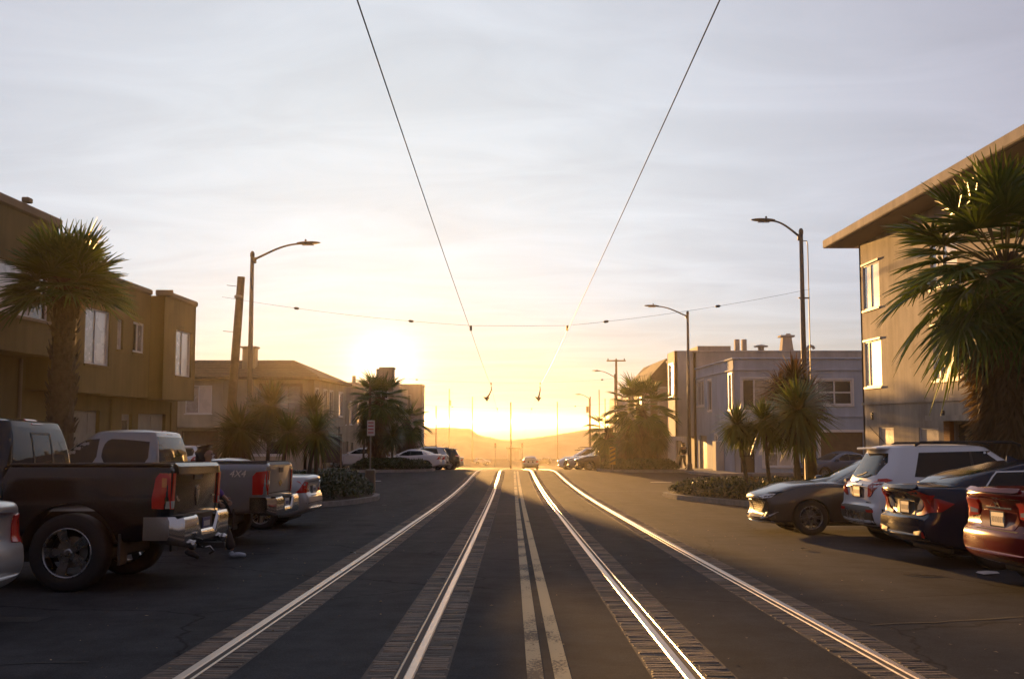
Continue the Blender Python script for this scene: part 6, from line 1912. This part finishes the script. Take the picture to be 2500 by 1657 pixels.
# far cars: recoloured copies of the finished ones
def recolour(root, mat, keys=('body', 'cabin', 'mirror', 'door_handle', 'deck_lip')):
    for ch in root.children:
        if ch.name.split('.')[0] in keys and ch.material_slots:
            ch.material_slots[0].link = 'OBJECT'; ch.material_slots[0].material = mat
def far_copy(src, label, loc, rotz, mat, group, cat='car'):
    c = copy_tree(src)
    c.location = loc; sl = g(loc[1] + .8) - g(loc[1] - .8)
    c.rotation_euler = (math.atan2(sl, 1.6) * math.cos(rotz), -math.atan2(sl, 1.6) * math.sin(rotz), rotz)
    tag(c, label, cat, group)
    recolour(c, mat)
    return c
suv_src = [o for o in bpy.data.objects if o.name.startswith('compact_suv')][0]
GL, GR = 'cars parked beyond the side street on the left', 'cars parked beyond the side street on the right'
far_copy(silver.root, 'white sedan behind the shrubs of the far left bulb', (-7.0, 69.6, g(69.6)), math.pi, M['paint_white'], GL)
far_copy(silver.root, 'second white sedan beyond the first on the far left', (-6.9, 73.0, g(73)), math.pi, M['paint_white'], GL)
far_copy(suv_src, 'silver SUV behind the white sedans on the far left', (-6.75, 76.2, g(76.2)), math.pi, M['paint_silver'], GL)
far_copy(suv_src, 'dark boxy SUV at the end of the far left row', (-6.1, 80.0, g(80)), math.pi, M['paint_black'], GL)
far_copy(silver.root, 'white sedan partly hidden at the left of the far left row', (-10.6, 71.6, g(71.6) + .13), math.pi, M['paint_white'], GL)
nose_src = [o for o in bpy.data.objects if o.get('label', '').startswith('gunmetal')][0]
far_copy(nose_src, 'dark sedan with glinting nose at the start of the far right row', (6.7, 70.5, g(70.5)), math.pi, M['paint_gunmetal'], GR)
far_copy(nose_src, 'pale sedan beyond the dark one in the far right row', (6.3, 74.4, g(74.4)), math.pi, M['paint_silver'], GR)
far_copy(suv_src, 'white SUV at the end of the far right row', (5.6, 79, g(79)), math.pi, M['paint_white'], GR)
far_copy(suv_src, 'grey SUV half hidden behind the dark one on the far left', (-6.6, 84.5, g(84.5)), math.pi, M['paint_grey'], GL)
far_copy(silver.root, 'last pale sedan of the far left row', (-6.4, 89.0, g(89)), math.pi, M['paint_silver'], GL)
far_copy(nose_src, 'blue sedan beyond the white SUV in the far right row', (6.1, 84, g(84)), math.pi, M['paint_blue'], GR)
far_copy(suv_src, 'last dark SUV of the far right row', (6.0, 90, g(90)), math.pi, M['paint_gunmetal'], GR)
far_copy(silver.root, 'silver car driving away down the right hand track', (1.98, 112, g(112)), math.pi / 2, M['paint_silver'], None)
far_copy(suv_src, 'white hatchback with red tail lamps parked before the cream corner house', (-17.3, 55.8, g(55.8)), R(90), M['paint_white'], 'cars in the side street')
far_copy(silver.root, 'dark blue car on the drive before the blue corner house', (16.6, 52.6, g(52.6)), R(200), M['paint_blue'], 'cars in the side street')
far_copy(suv_src, 'distant car crossing on the coast road at the left', (-7.5, 262, g(262)), 0.1, M['paint_silver'], 'cars on the coast road')
far_copy(suv_src, 'distant car crossing on the coast road at the right', (8.0, 264, g(264)), 3.0, M['paint_gunmetal'], 'cars on the coast road')

# ------------------------------------------------------------------ people
M['skin'] = simple('skin', (.30, .17, .11), .55, var=.06, scale=20)
M['hair'] = simple('dark_hair', (.018, .012, .009), .5, var=.3, scale=30, bump=.5, bscale=120)
M['purple'] = simple('purple_fleece', (.085, .035, .22), .85, var=.15, scale=20)
M['trousers'] = simple('dark_trousers', (.018, .016, .017), .85, var=.2, scale=12)
M['shoe'] = simple('pale_shoe', (.34, .36, .40), .6, var=.15, scale=20)
M['shirt_hem'] = simple('white_shirt', (.55, .53, .52), .8)
M['dark_coat'] = simple('dark_coat', (.03, .02, .02), .85, var=.2, scale=10)

def skinned(name, chains, mat, parent, root_i=0, sub=2):
    """chains: list of [(point, radius), ...]; shared points join"""
    pts, rad, edges = [], [], []
    def idx(p, r):
        for i, q in enumerate(pts):
            if (Vector(q) - Vector(p)).length < 1e-5: return i
        pts.append(p); rad.append(r); return len(pts) - 1
    for ch in chains:
        ids = [idx(p, r) for p, r in ch]
        edges += list(zip(ids[:-1], ids[1:]))
    me = bpy.data.meshes.new(name); me.from_pydata(pts, edges, []); me.update()
    ob = bpy.data.objects.new('tmp', me); COL.objects.link(ob)
    ob.modifiers.new('s', 'SKIN')
    sv = me.skin_vertices[0].data
    for i, r in enumerate(rad):
        sv[i].radius = (r, r) if not isinstance(r, tuple) else r
        sv[i].use_root = (i == root_i)
    md = ob.modifiers.new('u', 'SUBSURF'); md.levels = sub; md.render_levels = sub
    dg = bpy.context.evaluated_depsgraph_get(); dg.update()
    out = bpy.data.meshes.new_from_object(ob.evaluated_get(dg)); bpy.data.objects.remove(ob)
    out.name = name
    out.materials.clear(); out.materials.append(mat)
    out.polygons.foreach_set('use_smooth', [True] * len(out.polygons))
    return link_mesh(name, out, parent)

def person(loc, rotz, label, top, pants, shoe, group=None, hair_long=True):
    """faces local +x, mid-step; left leg forward"""
    t = thing('person', loc, label, 'person', group, rotz)
    hip = (0, 0, .86)
    J = dict(hip=(0.0, 0, .88), waist=(.01, 0, 1.02), chest=(.02, 0, 1.20), neck=(.03, 0, 1.35), chin=(.055, 0, 1.42), head=(.05, 0, 1.50), crown=(.045, 0, 1.56))
    shl, shr = (.02, .165, 1.30), (.02, -.165, 1.30)
    ell, elr = (.05, .225, 1.04), (.10, -.235, 1.05)
    wrl, wrr = (.26, .20, .86), (.27, -.21, .86)
    hl, hr = (.0, .085, .84), (.0, -.085, .84)
    kl, kr_ = (.26, .09, .48), (.08, -.095, .46)
    al, ar = (.42, .09, .10), (-.16, -.095, .13)
    # body: one skin from pelvis to head, hands and ankles
    def hand(w, d, sd):
        w = Vector(w); d = Vector(d).normalized(); side = Vector((0, sd, 0))
        out = [[(tuple(w), .024), (tuple(w + d * .05), (.034, .018)), (tuple(w + d * .085), (.034, .016))]]
        base = w + d * .085
        for k, (o, l) in enumerate(((-.026, .062), (-.009, .072), (.009, .068), (.025, .052))):
            a = base + Vector((d.z, 0, -d.x)) * o
            out.append([(tuple(w + d * .085), (.034, .016)), (tuple(a + d * .012), .0088), (tuple(a + d * l * .55 + side * -.008), .0082), (tuple(a + d * l + side * -.022), .0072)])
        th = w + d * .03
        out.append([(tuple(w + d * .05), (.034, .018)), (tuple(th + Vector((d.z, 0, -d.x)) * -.036 + d * .01), .011), (tuple(th + Vector((d.z, 0, -d.x)) * -.050 + d * .045), .009)])
        return out
    ch = [[(J['hip'], .13), (J['waist'], .115), (J['chest'], .13), (J['neck'], .05), (J['chin'], .062), (J['head'], .085), (J['crown'], .072)],
          [(J['chest'], .13), (shl, .05), (ell, .038), (wrl, .024)], [(J['chest'], .13), (shr, .05), (elr, .038), (wrr, .024)],
          [(J['hip'], .13), (hl, .08), (kl, .055), (al, .036)], [(J['hip'], .13), (hr, .08), (kr_, .055), (ar, .036)]]
    dl = Vector(wrl) - Vector(ell); dr = Vector(wrr) - Vector(elr)
    ch += hand(wrl, dl + Vector((.0, 0, -.05)), 1) + hand(wrr, dr + Vector((.0, 0, -.05)), -1)
    b = skinned('body', ch, M['skin'], t, 0, 2)
    # face
    mb = MB(); mb.add([(.128, -.012, 1.475), (.128, .012, 1.475), (.152, 0, 1.462), (.125, 0, 1.505)], [(0, 1, 2), (1, 3, 2), (3, 0, 2), (0, 3, 1)]); mb.build('nose', M['skin'], b, local=True)
    for sd in (-1, 1):
        mb = MB(); mb.lathe([(0, -.010), (.009, -.005), (.009, .005), (0, .010)], (.122, sd * .032, 1.497), 'z', 8); mb.build('eye', M['black_iron'], b, local=True)
        mb = MB(); mb.lathe([(0, -.03), (.018, -.015), (.018, .015), (0, .03)], (.045, sd * .088, 1.478), 'z', 8); mb.build('ear', M['skin'], b, local=True)
    mb = MB(); mb.box((.112, -.022, 1.430), (.121, .022, 1.437)); mb.build('mouth', simple('lips', (.2, .07, .06), .5), b, local=True)
    # clothes
    skinned('jacket', [[((0, 0, .90), (.15, .135)), ((.01, 0, 1.04), (.145, .13)), ((.02, 0, 1.20), (.15, .14)), ((.03, 0, 1.33), (.075, .07)), ((.035, 0, 1.37), .062)],
                       [((.02, 0, 1.20), (.15, .14)), (shl, .075), (ell, .060), (tuple(Vector(ell).lerp(Vector(wrl), .92)), .042)], [((.02, 0, 1.20), (.15, .14)), (shr, .075), (elr, .060), (tuple(Vector(elr).lerp(Vector(wrr), .92)), .042)]], top, t)
    skinned('trousers', [[((0, 0, .94), (.135, .12)), (J['hip'], (.14, .125)), (hl, .105), (kl, .085), (tuple(Vector(kl).lerp(Vector(al), .97)), .075)], [(J['hip'], (.14, .125)), (hr, .105), (kr_, .085), (tuple(Vector(kr_).lerp(Vector(ar), .97)), .075)]], pants, t, 1)
    mb = MB(); mb.lathe([(.150, .0), (.155, .045)], (0, 0, .835), 'z', 20); mb.build('shirt_hem', M['shirt_hem'], t, local=True, smooth=True)
    for (a, toe, heel) in ((al, (.62, .09, .035), (.38, .09, .035)), (ar, (.0, -.095, .025), (-.20, -.095, .10))):
        skinned('shoe', [[(a, .045), (heel, .042), (tuple(Vector(heel).lerp(Vector(toe), .55) + Vector((0, 0, .012))), (.047, .040)), (toe, (.042, .030))]], shoe if a is al else M['trousers'], t, 0)
    # hair
    hc = [[((.03, 0, 1.52), .098), ((.02, 0, 1.57), .085)], [((.03, 0, 1.52), .098), ((-.03, 0, 1.47), .095)]]
    if hair_long: hc.append([((-.03, 0, 1.47), .095), ((-.055, 0, 1.36), .085), ((-.06, 0, 1.26), .06)])
    skinned('hair', hc, M['hair'], t, 0)
    return t
person((-4.47, 14.95, g(14.95)), 0.0, 'person in a purple top stepping out between the two pickups', M['purple'], M['trousers'], M['shoe'])
person((10.75, 64.6, g(64.6) + .13), math.pi * .6, 'person in a dark coat on the far right pavement by the palms', M['dark_coat'], M['trousers'], M['trousers'], hair_long=False)
# small litter on the asphalt
for (x, y, s, lab) in ((5.9, 12.9, .16, 'scrap of pale paper on the asphalt before the navy sedan'), (-2.4, 15.6, .05, 'small pale scrap left of the left track'), (4.6, 16.3, .08, 'tiny pale scrap before the white SUV'), (-3.75, 30.2, .09, 'white scrap at the kerb of the left bulb')):
    mb = MB(); r = random.Random(int(x * 10))
    k = 6
    mb.add([(x + s * (1 + r.uniform(-.4, .4)) * math.cos(6.283 * i / k), y + s * .7 * (1 + r.uniform(-.4, .4)) * math.sin(6.283 * i / k), g(y) + .012 + r.uniform(0, .03)) for i in range(k)] + [(x, y, g(y) + .03)], [(i, (i + 1) % k, k) for i in range(k)])
    o = mb.build('paper_scrap', M['white_paint']); tag(o, lab, 'litter', 'litter on the asphalt')
mb = MB(); mb.tube([(4.85, 12.9, g(12.9) + .008), (4.98, 12.8, g(12.8) + .012), (5.12, 12.76, g(12.76) + .01), (5.3, 12.7, g(12.7) + .008)], [.003, .006, .006, .003], 6)
o = mb.build('twig', M['bark']); tag(o, 'dark fallen twig on the asphalt right of the tracks', 'twig')

# specks of dry leaf and grit on the track bed, too many to count
r = random.Random(99); mb = MB()
for k in range(420):
    y = 5.5 + 40 * r.random() ** 1.6; x = r.uniform(-4.0, 4.4); s = r.uniform(.006, .022); a = r.uniform(0, 3.14)
    z = g(y) + .014
    c_, s_ = math.cos(a) * s, math.sin(a) * s
    mb.add([(x - c_, y - s_, z), (x + s_ * .5, y - c_ * .5, z + r.uniform(0, .012)), (x + c_, y + s_, z + .002), (x - s_ * .5, y + c_ * .5, z + r.uniform(0, .008))], [(0, 1, 2, 3)])
o = mb.build('leaf_litter', simple('dry_leaf', (.30, .22, .12), .8)); tag(o, 'specks of dry leaf and grit scattered on the road', 'litter', kind='stuff')
# tar seams where the paving was cut
for k, (x0, y0, x1, y1, lab) in enumerate(((-4.2, 17.2, -2.5, 17.5, 'tar seam crossing the road left of the tracks near the grey pickup'), (-.55, 21.8, 1.05, 21.9, 'tar seam across the centre line between the tracks'), (3.1, 9.0, 6.4, 10.1, 'long tar seam on the right of the tracks before the red sedan'), (3.0, 24.2, 7.9, 25.0, 'tar seam running from the right track to the grey sedan nose'), (-8.0, 6.6, -3.0, 7.4, 'tar seam in the near left corner of the road'))):
    mb = MB(); n = 26; vs = []
    for i in range(n + 1):
        t = i / n
        x = x0 + (x1 - x0) * t; y = y0 + (y1 - y0) * t + .10 * mnoise.noise(Vector((x * 1.7, k * 9.1, 0))) + .04 * mnoise.noise(Vector((x * 6, k, 3)))
        w = .018 + .012 * mnoise.noise(Vector((x * 4, k * 3, 1)))
        vs += [(x, y - w, g(y - w) + .004), (x, y + w, g(y + w) + .004)]
    mb.add(vs, [(2 * i, 2 * i + 2, 2 * i + 3, 2 * i + 1) for i in range(n)])
    o = mb.build('tar_seam', M['patch']); tag(o, lab, 'road seam', 'tar seams in the asphalt')
HAZE, HAZE_G = .00023, .78

# ------------------------------------------------------------------ haze
hm = bpy.data.materials.new('haze'); hm.use_nodes = True
hn, hl = hm.node_tree.nodes, hm.node_tree.links
hn.clear()
ho = hn.new('ShaderNodeOutputMaterial')
hv = hn.new('ShaderNodeVolumePrincipled')
hv.inputs['Color'].default_value = (.98, .88, .72, 1)
hv.inputs['Density'].default_value = HAZE
hv.inputs['Anisotropy'].default_value = HAZE_G
hl.new(hv.outputs[0], ho.inputs['Volume'])
mb = MB(); mb.box((-32000, -80, -20), (32000, 46000, 11.0))
hz = mb.build('haze', hm); tag(hz, 'thin golden sea haze hanging over the street', kind='stuff')
